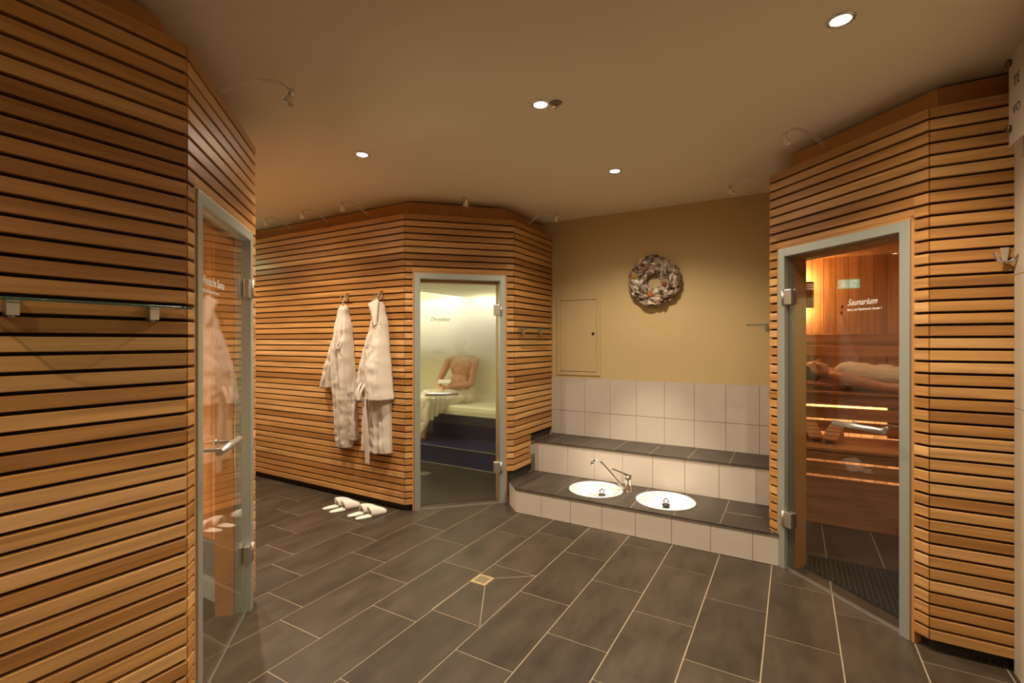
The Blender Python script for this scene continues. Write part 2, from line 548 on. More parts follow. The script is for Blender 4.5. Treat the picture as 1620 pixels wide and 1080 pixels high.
def slat_face(parent, p0, p1, zlo, zhi, hole=None, steps=None, endgap=.0035):
    """one face of slat cladding; local x runs along the face, -y looks into the room"""
    ang, L = frame_of(p0, p1)
    mb = MB()
    nrow = int(round((zhi - .055) / PITCH))
    for i in range(nrow):
        z1 = zhi - i * PITCH; z0 = z1 - PITCH + GAP
        spans = [(endgap, L - endgap, z0)]
        if hole:
            hx0, hx1, hz = hole
            if z1 <= hz + .004:
                spans = [(endgap, hx0, z0), (hx1, L - endgap, z0)]
            elif z0 - PITCH < hz:
                mid = hz if z0 - hz < GAP * 3.2 else z0
                spans = [(endgap, hx0, z0), (hx0, hx1, mid), (hx1, L - endgap, z0)]
        for a, b, z0 in spans:
            lo = zlo
            if steps:
                for (sa, sb, sz) in steps:
                    if (a + b) / 2 >= sa and (a + b) / 2 <= sb and len(spans) > 1:
                        lo = max(lo, sz)
            aa, bb = a, b
            if steps and len(spans) == 1:
                # clip a through-running slat against the stepped lower edge
                ok = [(sa, sb) for (sa, sb, sz) in steps if z0 < sz - .005]
                for (sa, sb) in ok:
                    if sa <= aa + .01: aa = max(aa, sb)
                    elif sb >= bb - .01: bb = min(bb, sa)
            if z0 < lo - .005 or bb - aa < .01:
                continue
            # slats of more than 2.4 m are jointed
            c = .0022
            prof = [(0 + c, z0), (.024, z0), (.024, z1), (0 + c, z1), (0, z1 - c), (0, z0 + c)]
            V0 = [mb.bm.verts.new((aa, y, z)) for y, z in prof]
            V1 = [mb.bm.verts.new((bb, y, z)) for y, z in prof]
            n = len(prof)
            mb.bm.faces.new(V0); mb.bm.faces.new(list(reversed(V1)))
            for q in range(n):
                mb.bm.faces.new((V0[q], V1[q], V1[(q + 1) % n], V0[(q + 1) % n]))
    # dark backing board behind the gaps
    mb.mi = 1
    if hole:
        mb.box(0, hole[0], .0245, .032, zlo, zhi); mb.box(hole[1], L, .0245, .032, max(zlo, steps[0][2] if steps else zlo), zhi)
        mb.box(hole[0], hole[1], .0245, .032, hole[2], zhi)
    elif steps:
        xs = sorted({0.0, L} | {s[0] for s in steps} | {s[1] for s in steps})
        for a, b in zip(xs, xs[1:]):
            if b - a < 1e-4: continue
            lo = max([zlo] + [s[2] for s in steps if s[0] <= (a + b) / 2 <= s[1]])
            mb.box(a, b, .0245, .032, lo, zhi)
    else:
        mb.box(0, L, .0245, .032, zlo, zhi)
    o = mb.build('slat_cladding', [SLAT, DARKBACK], parent)
    o.location = (p0[0], p0[1], 0); o.rotation_euler = (0, 0, ang)
    return o

def offset_poly(pts, d):
    """open polyline moved inward (away from the room) by d"""
    out = []
    n = len(pts)
    segs = []
    for a, b in zip(pts, pts[1:]):
        a = Vector(a); b = Vector(b); t = (b - a).normalized(); nrm = Vector((-t.y, t.x))
        segs.append((a + nrm * d, b + nrm * d))
    out.append(segs[0][0])
    for (a, b), (c, e) in zip(segs, segs[1:]):
        r = b - a; s = e - c
        den = r.x * s.y - r.y * s.x
        t = ((c.x - a.x) * s.y - (c.y - a.y) * s.x) / den
        out.append(a + r * t)
    out.append(segs[-1][1])
    return out

def strip(parent, name, pts, d0, d1, z0, z1, mat):
    """a board that follows the cabin outline, between the offsets d0 and d1"""
    A = offset_poly(pts, d0); B = offset_poly(pts, d1)
    mb = MB()
    for i in range(len(pts) - 1):
        mb.prism([A[i], A[i + 1], B[i + 1], B[i]], z0, z1)
    return mb.build(name, mat, parent)

def door_set(parent, p0, p1, hinge_right, title, sub, dark_text, clad_top=2.63, steps=None, txt=None):
    """anodised frame, hung glass leaf with hinges, bar handle and lettering in a face of the cabin"""
    ang, L = frame_of(p0, p1)
    F0, F1, H = .085, L - .085, 2.11
    fw = .052
    mb = MB()
    mb.box(F0, F0 + fw, -.008, .075, 0, H, .003); mb.box(F1 - fw, F1, -.008, .075, 0, H, .003)
    mb.box(F0 + fw - .002, F1 - fw + .002, -.007, .074, H - fw, H, .003)
    mb.box(F0 + fw, F1 - fw, .016, .023, 0, .005)
    fr = mb.build('door_frame', FRAME, parent)
    fr.location = (p0[0], p0[1], 0); fr.rotation_euler = (0, 0, ang)
    mb = MB()   # timber reveal around the frame
    mb.box(F0 - .016, F0 - .001, .001, .10, .0, H + .016); mb.box(F1 + .001, F1 + .016, .001, .10, .0, H + .016)
    mb.box(F0 - .016, F1 + .016, .001, .10, H + .001, H + .016)
    mb.box(F0, F0 + fw, .078, .17, 0, H); mb.box(F1 - fw, F1, .078, .17, 0, H); mb.box(F0 + fw, F1 - fw, .078, .17, H - fw - .02, H)
    rv = mb.build('door_reveal', FASCIA, parent)
    rv.location = (p0[0], p0[1], 0); rv.rotation_euler = (0, 0, ang)
    g0, g1 = F0 + fw + .004, F1 - fw - .004
    mb = MB()
    mb.box(g0, g1, .016, .024, .012, H - fw - .004)
    lf = mb.build('door', GLASS, parent)
    lf.location = (p0[0], p0[1], 0); lf.rotation_euler = (0, 0, ang)
    # hinges
    hx = g1 if hinge_right else g0
    s = 1 if hinge_right else -1
    for hz in (1.79, .335):
        mb = MB()
        a, b = sorted((hx - s * .052, hx + s * .030))
        mb.box(a, b, -.004 - .008, .0155, hz - .05, hz + .05, .004)
        a, b = sorted((hx - s * .052, hx - s * .001))
        mb.box(a, b, .0245, .036, hz - .05, hz + .05, .003)
        mb.tube([(hx + s * .012, -.012, hz - .052), (hx + s * .012, -.012, hz + .052)], .009, 12)
        mb.build('hinge', STEEL, lf)
    # bar handle on both sides of the glass, near the free edge
    bx1 = g0 + .035 if hinge_right else g1 - .035
    bx0 = bx1 + s * .29
    zc = 1.035
    mb = MB()
    mb.tube([(bx0, -.055, zc), (bx1, -.055, zc)], .0155, 20)
    for xb in (bx0 - s * .055, bx1 + s * .055):
        mb.box(xb - .012, xb + .012, -.055, .0155, zc - .006, zc + .006)
        mb.tube([(xb, .0245, zc), (xb, .034, zc)], .014, 16)
    mb.build('door_handle', STEEL, lf)
    # small screws at the lower glass edge (drip profile)
    mb = MB()
    mb.box(g0, g1, .0135, .0158, .012, .020)
    mb.build('drip_seal', STEEL, lf)
    tx, tz, size = txt
    lm = LETTERD if dark_text else LETTERW
    if title:
        text_mesh('lettering', title, size, lm, lf, (tx, .0150, tz), (PI / 2, 0, 0), shear=.45, sx=.82)
    if sub:
        text_mesh('lettering', sub, size * .40, lm, lf, (tx, .0150, tz - size * .62), (PI / 2, 0, 0), sx=.95)
    return F0 - .016, F1 + .016, H + .016

# --- plan of the three cabins (room coordinates)
ST = [(-6.38, 3.196), (-2.964, 3.196), (-2.257, 3.903), (-2.257, 4.728)]
SA = [(-.148, 4.728), (-.148, 3.748), (.564, 3.036), (1.10, 3.036)]
FI = [(-1.995, -2.58), (-1.995, .965), (-2.702, 1.672), (-6.38, 1.672)]

def cabin(name, label, outline, ext):
    t = thing(name, label, 'cabin', (0, 0, 0))
    strip(t, 'fascia_board', outline, .14, .165, 2.60, 2.772, FASCIA)
    strip(t, 'cabin_roof', outline, .033, .142, 2.585, 2.60, FASCIA)
    return t

steam = cabin('steam_cabin', 'middle slat clad cabin, a steam room with a bather sitting behind its glass door', ST, None)
h = door_set(steam, ST[1], ST[2], True, 'Dampfbad', None, True, txt=(.225, 1.685, .050))
slat_face(steam, ST[0], ST[1], .05, 2.63)
slat_face(steam, ST[1], ST[2], .05, 2.63, hole=h, steps=[(.9, 1.1, .29)])
slat_face(steam, ST[2], ST[3], .05, 2.63, steps=[(0, .333, .29), (.333, .825, .55)])
strip(steam, 'plinth', [ST[0], ST[1], (-2.964 + .07, 3.196 + .07)], .05, .07, 0, .06, PLINTH)
strip(steam, 'plinth', [(-2.257 - .055, 3.903 - .055), ST[2], (-2.257, 4.28)], .02, .04, .215, .30, PLINTH)
strip(steam, 'plinth', [(-2.257, 4.27), (-2.257, 4.715)], .02, .04, .515, .56, PLINTH)

sanar = cabin('sauna_cabin', 'right slat clad cabin, a sauna with a bather lying behind its glass door', SA, None)
h = door_set(sanar, SA[1], SA[2], False, 'Saunarium', 'Bitte auf Badetuch sitzen !', False, txt=(.565, 1.705, .050))
slat_face(sanar, SA[0], SA[1], .29, 2.63)
slat_face(sanar, SA[1], SA[2], .06, 2.63, hole=h, steps=None)
slat_face(sanar, SA[2], SA[3], .06, 2.63)
strip(sanar, 'plinth', [(.564 - .06, 3.036 + .06), SA[2], SA[3]], .05, .07, 0, .07, PLINTH)

finn = cabin('sauna_cabin', 'left slat clad cabin, nearest the viewer, its glass door seen at a slant', FI, None)
h = door_set(finn, FI[1], FI[2], True, 'Finnische Sauna', 'Bitte auf Badetuch sitzen !', False, txt=(.20, 1.745, .054))
slat_face(finn, FI[0], FI[1], .05, 2.63)
slat_face(finn, FI[1], FI[2], .05, 2.63, hole=h)
slat_face(finn, FI[2], FI[3], .05, 2.63)
strip(finn, 'plinth', FI[:2] + [(-1.995 - .06, .965 + .06)], .05, .07, 0, .06, PLINTH)
strip(finn, 'plinth', [(-2.702 + .05, 1.672 - .05), FI[2], FI[3]], .05, .07, 0, .06, PLINTH)

def plank_wall(parent, p0, p1, z0, z1, mat=PLANK, pitch=.105, name='plank_wall', holes=None):
    """tongue and groove vertical boards; local -y faces the viewer of p0->p1"""
    ang, L = frame_of(p0, p1)
    mb = MB()
    x = 0.0
    while x < L - .005:
        b = min(x + pitch, L)
        segs = [(z0, z1)]
        if holes and holes[0] < (x + b) / 2 < holes[1]:
            segs = [(holes[2], z1)]
        for a0, a1 in segs:
            c = .004
            V = [(x + .0006, .012), (x + .0006, c), (x + c, 0), (b - c, 0), (b - .0006, c), (b - .0006, .012)]
            mb.prism(V, a0, a1)
        x += pitch
    mb.mi = 1
    if not holes:
        mb.box(0, L, .0122, .02, z0, z1)
    o = mb.build(name, [mat, DARKBACK], parent)
    o.location = (p0[0], p0[1], 0); o.rotation_euler = (0, 0, ang)
    return o

# --- saunarium interior
SU0, SU1, SV1, SZ = -.045, 2.25, 6.0, 2.37
plank_wall(sanar, (SU0, SV1), (SU1, SV1), 0, SZ)                         # rear
plank_wall(sanar, (SU0, 3.80), (SU0, SV1), 0, SZ)                        # left
plank_wall(sanar, (SU1, SV1), (SU1, 3.14), 0, SZ)                        # right
plank_wall(sanar, (SU1, 3.14), (.70, 3.14), 0, SZ)                       # front, beside the door
mb = MB()
x = SU0
while x < SU1:
    va, vb = max(3.15, 3.80 - x), max(3.15, 3.80 - x - .104)
    mb.prism([(x + .001, va), (x + .104, vb), (x + .104, SV1), (x + .001, SV1)], SZ, SZ + .012)
    x += .105
co = mb.build('cabin_ceiling', PLANK, sanar)
mb = MB(); mb.prism([(-.05, 3.85), (.66, 3.14), (2.3, 3.14), (2.3, 6.05), (-.05, 6.05)], SZ + .013, SZ + .03); mb.build('cabin_ceiling', DARKBACK, sanar)

def bench_front(mb, y, x0, x1, z0, z1, gaps):
    zs = [z0] + [v for g in gaps for v in g] + [z1]
    for a, b in zip(zs[0::2], zs[1::2]):
        mb.box(x0, x1, y, y + .022, a, b, .003)

bench = thing('sauna_bench', 'two tier wooden sauna bench with glowing gaps behind the right glass door', 'bench', (0, 0, 0))
mb = MB()
for k in range(6):
    mb.box(SU0 + .01, SU1 - .01, 5.40 + k * .098, 5.40 + k * .098 + .090, 1.005, 1.03, .004)
mb.build('upper_seat', BENCHWOOD, bench)
mb = MB(); bench_front(mb, 5.415, SU0 + .01, 1.02, .655, 1.004, [(.757, .776), (.884, .905)]); 
bench_front(mb, 5.415, 1.02, SU1 - .01, .655, 1.004, [(.757, .776), (.884, .905)]); mb.build('upper_front', BENCHWOOD, bench)
mb = MB()
for k in range(7):
    mb.box(SU0 + .01, SU1 - .01, 4.70 + k * .098, 4.70 + k * .098 + .090, .605, .63, .004)
mb.build('lower_seat', BENCHWOOD, bench)
mb = MB(); bench_front(mb, 4.715, SU0 + .01, SU1 - .01, .0, .604, [(.385, .406), (.51, .530)]); mb.build('lower_front', BENCHWOOD, bench)
for xx in (.725, 1.55):
    mb = MB(); mb.box(xx, xx + .085, 5.438, 5.47, .63, 1.0); mb.build('bench_post', BENCHWOOD, bench)
for xx in (1.0, 1.7):
    mb = MB(); mb.box(xx, xx + .05, 4.738, 4.77, .0, .6); mb.build('bench_post', BENCHWOOD, bench)
light('bench_light', 'AREA', bench, (1.1, 5.92, .93), 34, (1.0, .80, .62), rot=(math.radians(50), 0, 0), size=(2.0, .05))
light('bench_light', 'AREA', bench, (1.1, 5.2, .56), 22, (1.0, .80, .62), rot=(math.radians(30), 0, 0), size=(2.0, .05))
light('unseen_cabin_light', 'AREA', sanar, (1.2, 4.7, 2.33), 9, (1.0, .66, .36), size=(.2, .2))  # unseen ceiling light, added to brighten the sauna interior
back = thing('backrest', 'wooden backrest boards on the rear wall behind the lying bather', 'backrest', (0, 0, 0))
mb = MB()
mb.box(SU0 + .03, SU1 - .03, 5.93, 5.955, 1.48, 1.58, .006); mb.box(SU0 + .03, SU1 - .03, 5.93, 5.955, 1.35, 1.46, .006)
mb.box(SU0 + .03, SU1 - .03, 5.93, 5.955, 1.14, 1.24, .006)
mb.build('back_slat', BENCHWOOD, back)
for xx in (.1, .9, 1.7):
    mb = MB(); mb.box(xx, xx + .05, 5.956, 5.999, 1.10, 1.56); mb.build('batten', BENCHWOOD, back)

lamp = thing('sauna_lamp', 'perforated copper corner lamp glowing high in the right sauna', 'lamp', (.08, 5.90, 1.98))
mb = MB()
seg = 14
P = []
for z in (-.135, .135):
    P.append([(math.cos(a) * .135 - .035, math.sin(a) * .135 + .03, z) for a in [PI * 1.02 + k * (PI * .92) / seg for k in range(seg + 1)]])
V = mb.grid(P)
o = mb.build('lamp_shade', COPPER, lamp)
so = o.modifiers.new('solid', 'SOLIDIFY'); so.thickness = .006
mb = MB()
for r_ in range(3):
    for k in range(9):
        a = PI * 1.52 + k * .13
        M = Matrix.Translation((math.cos(a) * .138 - .035, math.sin(a) * .138 + .03, .105 - r_ * .022)) @ Matrix.Scale(.0042, 4)
        mb.sphere(M, 1)
mb.build('perforation', emit('perforation_glow', (1, .75, .45), 1.2), lamp)
mb = MB(); mb.sphere(Matrix.Translation((-.03, .02, 0)) @ Matrix.Scale(.035, 4), 2); mb.build('bulb', SAUNA_E, lamp)
light('lamp_light', 'POINT', lamp, (-.03, .02, .15), 13, (1.0, .64, .32), .03)
light('lamp_light', 'POINT', lamp, (-.03, .02, -.16), 7, (1.0, .64, .32), .03)

mat = thing('floor_mat', 'black open grid mat on the floor just inside the right glass door', 'mat', (0, 0, 0))
mb = MB()
# bars clipped by the door line u+v = 3.74
def mat_clip_v(u): return max(3.06, 3.80 - u)
x = .02
while x < 1.0:
    v0 = mat_clip_v(x)
    if v0 < 3.95:
        mb.box(x, x + .006, v0, 3.95, 0.0005, .014)
    x += .027
y = 3.10
while y < 3.95:
    u0 = max(.02, 3.80 - y)
    mb.box(u0, 1.0, y, y + .006, .0005, .011)
    y += .020
mb.build('grid', MATM, mat)
mb = MB()
mb.prism([(.02, 3.79), (.03, 3.80), (.03, 3.95), (.02, 3.95)], .0005, .015); mb.box(.02, 1.0, 3.945, 3.957, .0005, .015)
mb.build('edge_strip', MATM, mat)

def headrest(x, y, z, rz, label):
    t = thing('headrest', label, 'headrest', (x, y, z), rz, 'loose wooden headrests on the lower bench')
    mb = MB()
    for k in range(4):
        M = Matrix.Rotation(math.radians(24), 4, 'X')
        tmp = bmesh.new(); bmesh.ops.create_cube(tmp, size=1)
        for v in tmp.verts:
            v.co = Vector((v.co.x * .11, v.co.y * .055, v.co.z * .016))
        mb.merge(tmp, Matrix.Translation((0, -.10 + k * .058, .045 + k * .026)) @ M)
    mb.build('slat', BENCHWOOD, t)
    mb = MB()
    for sx in (-.045, .030):
        mb.hull([(sx, -.12, .0), (sx + .015, -.12, 0), (sx, .12, 0), (sx + .015, .12, 0), (sx, -.12, .022), (sx + .015, -.12, .022), (sx, .12, .12), (sx + .015, .12, .12)])
    mb.build('side_cheek', BENCHWOOD, t)
headrest(.14, 5.05, .631, math.radians(12), 'left of the two small wooden headrests on the lower sauna bench')
headrest(.295, 5.00, .631, math.radians(-18), 'right of the two small wooden headrests on the lower sauna bench')

# --- finnish sauna interior
plank_wall(finn, (-6.2, 1.555), (-2.72, 1.555), .34, 2.4)
mb = MB(); mb.box(-6.2, -2.72, 1.545, 1.57, .13, .34); mb.build('skirting', plain('grey_skirting', (.16, .16, .15), .5), finn)
mb = MB(); mb.box(-6.2, -2.72, 1.535, 1.57, .0, .13); mb.build('skirting', plain('pale_skirting', (.34, .38, .38), .4), finn)
plank_wall(finn, (-2.11, .95), (-2.11, -2.4), 0, 2.4)
plank_wall(finn, (-4.6, -2.4), (-4.6, 1.555), 0, 2.4)
mb = MB(); mb.prism([(-6.2, -2.4), (-2.11, -2.4), (-2.11, .93), (-2.73, 1.55), (-6.2, 1.55)], 2.4, 2.43); mb.build('cabin_ceiling', FASCIA, finn)
light('unseen_cabin_light', 'AREA', finn, (-3.1, .35, 2.3), 20, (1.0, .66, .36), rot=(math.radians(0), 0, 0), size=(.3, .3))
light('unseen_cabin_light', 'AREA', finn, (-3.3, .5, .75), 16, (1.0, .74, .48), rot=(math.radians(90), 0, 0), size=(1.2, .12))  # unseen low light, added to brighten the planks behind the door

# --- steam room interior
mb = MB(); mb.box(-5.4, -2.36, 5.65, 5.70, 0, 2.3); mb.build('cabin_wall', ACRYL, steam)
mb = MB(); mb.box(-5.45, -5.4, 3.32, 5.70, 0, 2.3); mb.build('cabin_wall', ACRYL, steam)
mb = MB(); mb.box(-2.36, -2.31, 4.02, 5.70, 0, 2.3); mb.build('cabin_wall', ACRYL, steam)
mb = MB(); mb.box(-5.45, -3.02, 3.29, 3.32, 0, 2.3); mb.build('cabin_wall', ACRYL, steam)
mb = MB(); mb.prism([(-5.45, 3.3), (-3.03, 3.3), (-2.34, 3.99), (-2.34, 5.7), (-5.45, 5.7)], 2.42, 2.45)
mb.build('cabin_ceiling', ACRYL, steam)
mb = MB(); mb.prism([(-3.62, 3.31), (-3.02, 3.31), (-2.36, 3.97), (-2.36, 5.65), (-3.62, 5.65)], 2.06, 2.10)
mb.box(-3.62, -3.58, 3.31, 5.65, 2.10, 2.42)
mb.build('lowered_ceiling', ACRYL, steam)
mb = MB(); mb.prism([(-5.4, 3.33), (-3.03, 3.33), (-2.40, 3.96), (-2.40, 5.65), (-5.4, 5.65)], .0005, .004)
mb.build('cabin_floor', WETFLOOR, steam)
light('cove_and_fill_light', 'AREA', steam, (-3.92, 5.25, 2.38), 14, (1.0, .88, .60), rot=(math.radians(20), 0, 0), size=(.5, .25))
light('cove_and_fill_light', 'POINT', steam, (-4.7, 4.2, 2.3), 44, (1.0, .90, .62), .08)
light('cove_and_fill_light', 'AREA', steam, (-3.0, 5.0, 2.04), 5, (1.0, .90, .64), rot=(0, 0, 0), size=(.8, .5))  # added fill under the lowered ceiling, lifts the right side

sb = thing('steam_bench', 'cream moulded steam room bench on a dark blue mosaic step', 'bench', (0, 0, 0))
mb = MB()
prof = [(5.06, .545), (5.05, .60), (5.055, .645), (5.075, .662), (5.12, .667), (5.35, .662), (5.55, .672), (5.62, .70), (5.648, .76), (5.649, .545)]
A = [mb.bm.verts.new((-5.39, y, z)) for y, z in prof]; B = [mb.bm.verts.new((-2.365, y, z)) for y, z in prof]
n = len(prof)
mb.bm.faces.new(A); mb.bm.faces.new(list(reversed(B)))
for q in range(n):
    f = mb.bm.faces.new((A[q], A[(q + 1) % n], B[(q + 1) % n], B[q]))
mb.build('seat', ACRYL, sb)
mb = MB(); mb.box(-5.39, -2.37, 4.65, 5.648, .004, .22, .004); mb.build('step', MOSAIC, sb)
mb = MB()
# blue riser under the seat that sweeps up to the right, grey wall left of it
mb.box(-4.32, -2.37, 5.22, 5.26, .22, .50); mb.hull([(-3.9, 5.22, .50), (-2.37, 5.22, .50), (-2.37, 5.22, .545), (-3.3, 5.22, .52), (-3.9, 5.26, .50), (-2.37, 5.26, .50), (-2.37, 5.26, .545), (-3.3, 5.26, .52)])
mb.build('riser', MOSAIC, sb)
mb = MB(); mb.box(-5.39, -2.38, 5.30, 5.34, .22, .545); mb.build('rear_panel', plain('grey_tile_panel', (.11, .095, .085), .5), sb)
mb = MB(); mb.box(-5.39, -2.37, 4.642, 4.652, .004, .010); mb.box(-5.38, -2.37, 4.6455, 4.652, .216, .222); mb.build('joint_line', plain('pale_joint', (.34, .31, .27), .6), sb)
mb = MB(); mb.tube(smooth([(-4.20, 5.12, .545), (-4.19, 5.10, .47), (-4.15, 5.09, .425), (-4.09, 5.10, .45), (-4.08, 5.12, .545)]), .012, 8)
mb.build('support_loop', RUBBER, sb)

pn = thing('wall_panel', 'blue grey rectangular panel on the rear wall of the steam room, upper part lost in steam', 'panel', (-4.54, 5.648, 1.455))
mb = MB(); mb.box(-.105, .105, -.02, 0, -.135, .135, .004); mb.build('panel', PANELGREY, pn)

dr = thing('floor_drain', 'small square drain in the wet floor of the steam room', 'drain', (-3.62, 4.22, .004))
mb = MB()
for a in ((-.06, .06, -.06, -.045), (-.06, .06, .045, .06), (-.06, -.045, -.045, .045), (.045, .06, -.045, .045)):
    mb.box(a[0], a[1], a[2], a[3], 0, .004)
for k in range(5):
    mb.box(-.045, .045, -.04 + k * .018, -.034 + k * .018, 0, .003)
mb.build('grate', STEEL, dr)

# steam that hangs in the upper half of the cabin
def steam_mat():
    m, nt, out = new_mat('steam')
    sc = N(nt, 'VolumeScatter'); sc.inputs['Color'].default_value = (1.0, .97, .83, 1); sc.inputs['Anisotropy'].default_value = .0
    tc = N(nt, 'TexCoord'); sp = N(nt, 'SeparateXYZ'); nt.links.new(tc.outputs['Object'], sp.inputs[0])
    nz = N(nt, 'TexNoise'); nz.inputs['Scale'].default_value = 1.7; nz.inputs['Detail'].default_value = 2
    nt.links.new(tc.outputs['Object'], nz.inputs['Vector'])
    wob = N(nt, 'Math', operation='MULTIPLY_ADD'); wob.inputs[1].default_value = .30; wob.inputs[2].default_value = -.15
    nt.links.new(nz.outputs['Fac'], wob.inputs[0])
    az = N(nt, 'Math', operation='ADD'); nt.links.new(sp.outputs[2], az.inputs[0]); nt.links.new(wob.outputs[0], az.inputs[1])
    mr = N(nt, 'MapRange', interpolation_type='SMOOTHSTEP')
    mr.inputs[1].default_value = 1.22; mr.inputs[2].default_value = 1.60; mr.inputs[3].default_value = .05; mr.inputs[4].default_value = 5.2
    nt.links.new(az.outputs[0], mr.inputs[0]); nt.links.new(mr.outputs[0], sc.inputs['Density'])
    nt.links.new(sc.outputs[0], out.inputs['Volume'])
    return m
mb = MB()
mb.box(-5.38, -2.38, 4.80, 5.63, .80, 2.05)
st = mb.build('steam_haze', steam_mat())
tag(st, 'pale steam filling the upper half of the steam room behind the middle glass door', 'steam', kind='stuff')

# ================================================================== tiled bench with basins
bn = thing('tiled_bench', 'two step tiled bench with dark treads and cream risers below the wreath', 'bench', (0, 0, 0))
BAS = [(-1.486, 3.985), (-.896, 3.985)]
BR = .222
poly_low = [(-2.115, 3.68), (-.085, 3.68), (-.085, 4.27), (-2.245, 4.27), (-2.245, 3.86), (-2.275, 3.84)]
# lower core with round openings for the basins: walls only, plus a tread mesh with cut holes
mb = MB(); mb.mi = 0
mb.prism([(-2.108, 3.690), (-.10, 3.690), (-.10, 3.72), (-2.10, 3.72)], 0, .195)
mb.prism([(-2.265, 3.842), (-2.108, 3.690), (-2.09, 3.72), (-2.25, 3.87)], 0, .195)
mb.box(-2.22, -.10, 4.28, 4.72, 0, .495)
mb.build('core', GROUTW, bn)
def riser_tiles(v, z0, z1, ulo, uhi, name, phase):
    mb = MB()
    x = phase - 8 * TW
    while x < uhi:
        a = max(x, ulo) + .0014; b = min(x + TW, uhi) - .0014
        if b - a > .004:
            mb.box(a, b, v, v + .010, z0, z1, .001)
        x += TW
    return mb.build(name, WTILE, bn)
riser_tiles(3.680, .002, .198, -2.113, -.090, 'riser_tile', -.784)
riser_tiles(4.270, .216, .498, -2.235, -.150, 'riser_tile', -.80)
mb = MB()
ang = math.atan2(3.84 - 3.68, -2.275 + 2.115)
tmp = MB()
d = Vector((-2.272 + 2.114, 3.837 - 3.681)); Ld = d.length; d.normalize(); nn = Vector((-d.y, d.x)) * -.010
a = Vector((-2.114, 3.681)); b = a + d * (Ld - .002)
mb.prism([a, b, b + nn, a + nn] if False else [a, b, b - nn * -1, a - nn * -1], .002, .198)
mb.build('riser_tile', WTILE, bn)

def circle_hole_tiles(mb, u0, u1, v0, v1, z0, z1, holes, r):
    """tile slab with round cut-outs: made as a fine strip grid trimmed to the circles"""
    hs = [h for h in holes if u0 - r < h[0] < u1 + r and v0 - r < h[1] < v1 + r]
    if not hs:
        mb.box(u0, u1, v0, v1, z0, z1); return
    n = 40
    for (lowside) in (0, 1):
        prevs = None
        for i in range(n):
            a = u0 + (u1 - u0) * i / n; b = u0 + (u1 - u0) * (i + 1) / n
            def yy(u):
                best = None
                for h in hs:
                    d2 = r * r - (u - h[0]) ** 2
                    if d2 > 0:
                        best = (h[1] - math.sqrt(d2), h[1] + math.sqrt(d2))
                if best is None:
                    c = hs[0][1]; return (c, c)
                return best
            la, lb = yy(a + 1e-5), yy(b - 1e-5)
            if lowside == 0:
                q = [(a, v0), (b, v0), (b, max(v0, min(v1, lb[0]))), (a, max(v0, min(v1, la[0])))]
            else:
                q = [(a, max(v0, min(v1, la[1]))), (b, max(v0, min(v1, lb[1]))), (b, v1), (a, v1)]
            f = mb.bm.faces.new([mb.bm.verts.new((p[0], p[1], z1)) for p in q]); f.material_index = mb.mi
    # front and back edge faces
    for v in (v0, v1):
        mb.bm.faces.new([mb.bm.verts.new(p) for p in ((u0, v, z0), (u1, v, z0), (u1, v, z1), (u0, v, z1))])
    for u in (u0, u1):
        if all(abs(u - h[0]) > r for h in hs):
            mb.bm.faces.new([mb.bm.verts.new(p) for p in ((u, v0, z0), (u, v1, z0), (u, v1, z1), (u, v0, z1))])

mb = MB()
ph = -.776
edges = [ph + k * .3225 for k in range(-5, 3)]
g = .0022
for e in edges:
    a, b = max(e, -2.115) + g, min(e + .3225, -.085) - g
    if b - a > .02:
        circle_hole_tiles(mb, a, b, 3.675, 4.268, .200, .215, BAS, BR)
mb.prism([(-2.119, 3.677), (-2.119, 4.03), (-2.245, 4.03), (-2.245, 3.868), (-2.27, 3.842)], .200, .215)
mb.prism([(-2.119, 4.034), (-2.119, 4.268), (-2.245, 4.268), (-2.245, 4.034)], .200, .215)
for e in edges:
    a, b = max(e, -2.235) + g, min(e + .3225, -.150) - g
    if b - a > .02:
        mb.box(a, b, 4.264, 4.716, .500, .515, .001)
mb.mi = 1   # pale grout bed just under the treads
for e in edges[1:]:
    if all(abs(e - h[0]) > BR for h in BAS):
        mb.box(e - g, e + g, 3.69, 4.26, .197, .2135)
    else:
        for h in BAS:
            if abs(e - h[0]) <= BR:
                dy = math.sqrt(BR * BR - (e - h[0]) ** 2)
                mb.box(e - g, e + g, 3.69, h[1] - dy, .197, .2135); mb.box(e - g, e + g, h[1] + dy, 4.26, .197, .2135)
    mb.box(e - g, e + g, 4.27, 4.71, .497, .5135)
mb.box(-.58 + .13, -.2, 3.96, 3.964, .2149, .2156)
bmesh.ops.remove_doubles(mb.bm, verts=list(mb.bm.verts), dist=2e-5)
mb.build('tread', [TREADT, GROUT], bn)
mb = MB()   # steel edge profiles under the tread noses
mb.box(-2.113, -.088, 3.672, 3.682, .1985, .2005); mb.box(-2.235, -.15, 4.262, 4.272, .4985, .5005)
mb.build('edge_profile', STEEL, bn)

def basin(c, label):
    t = thing('foot_basin', label, 'basin', (c[0], c[1], .215), 0, 'round white foot basins set in the lower step')
    mb = MB()
    mb.lathe([(.214, -.002), (.232, .0015), (.232, .006), (.226, .010), (.212, .010), (.200, .004), (.193, -.010), (.182, -.032), (.160, -.048), (.09, -.056), (.03, -.058), (.03, -.066), (.10, -.064), (.166, -.056), (.189, -.034), (.199, -.010), (.214, -.002)], seg=64)
    mb.build('bowl', ENAMEL, t)
    mb = MB(); mb.lathe([(.028, -.0575), (.026, -.055), (.012, -.056), (0, -.0565)], seg=24); mb.build('drain', STEEL, t)
    return t
b1 = basin(BAS[0], 'left white foot basin, the one under the spout of the tap')
b2 = copy_tree(b1); b2.location = (BAS[1][0], BAS[1][1], .215); b2['label'] = 'right white foot basin, nearer the right sauna cabin'

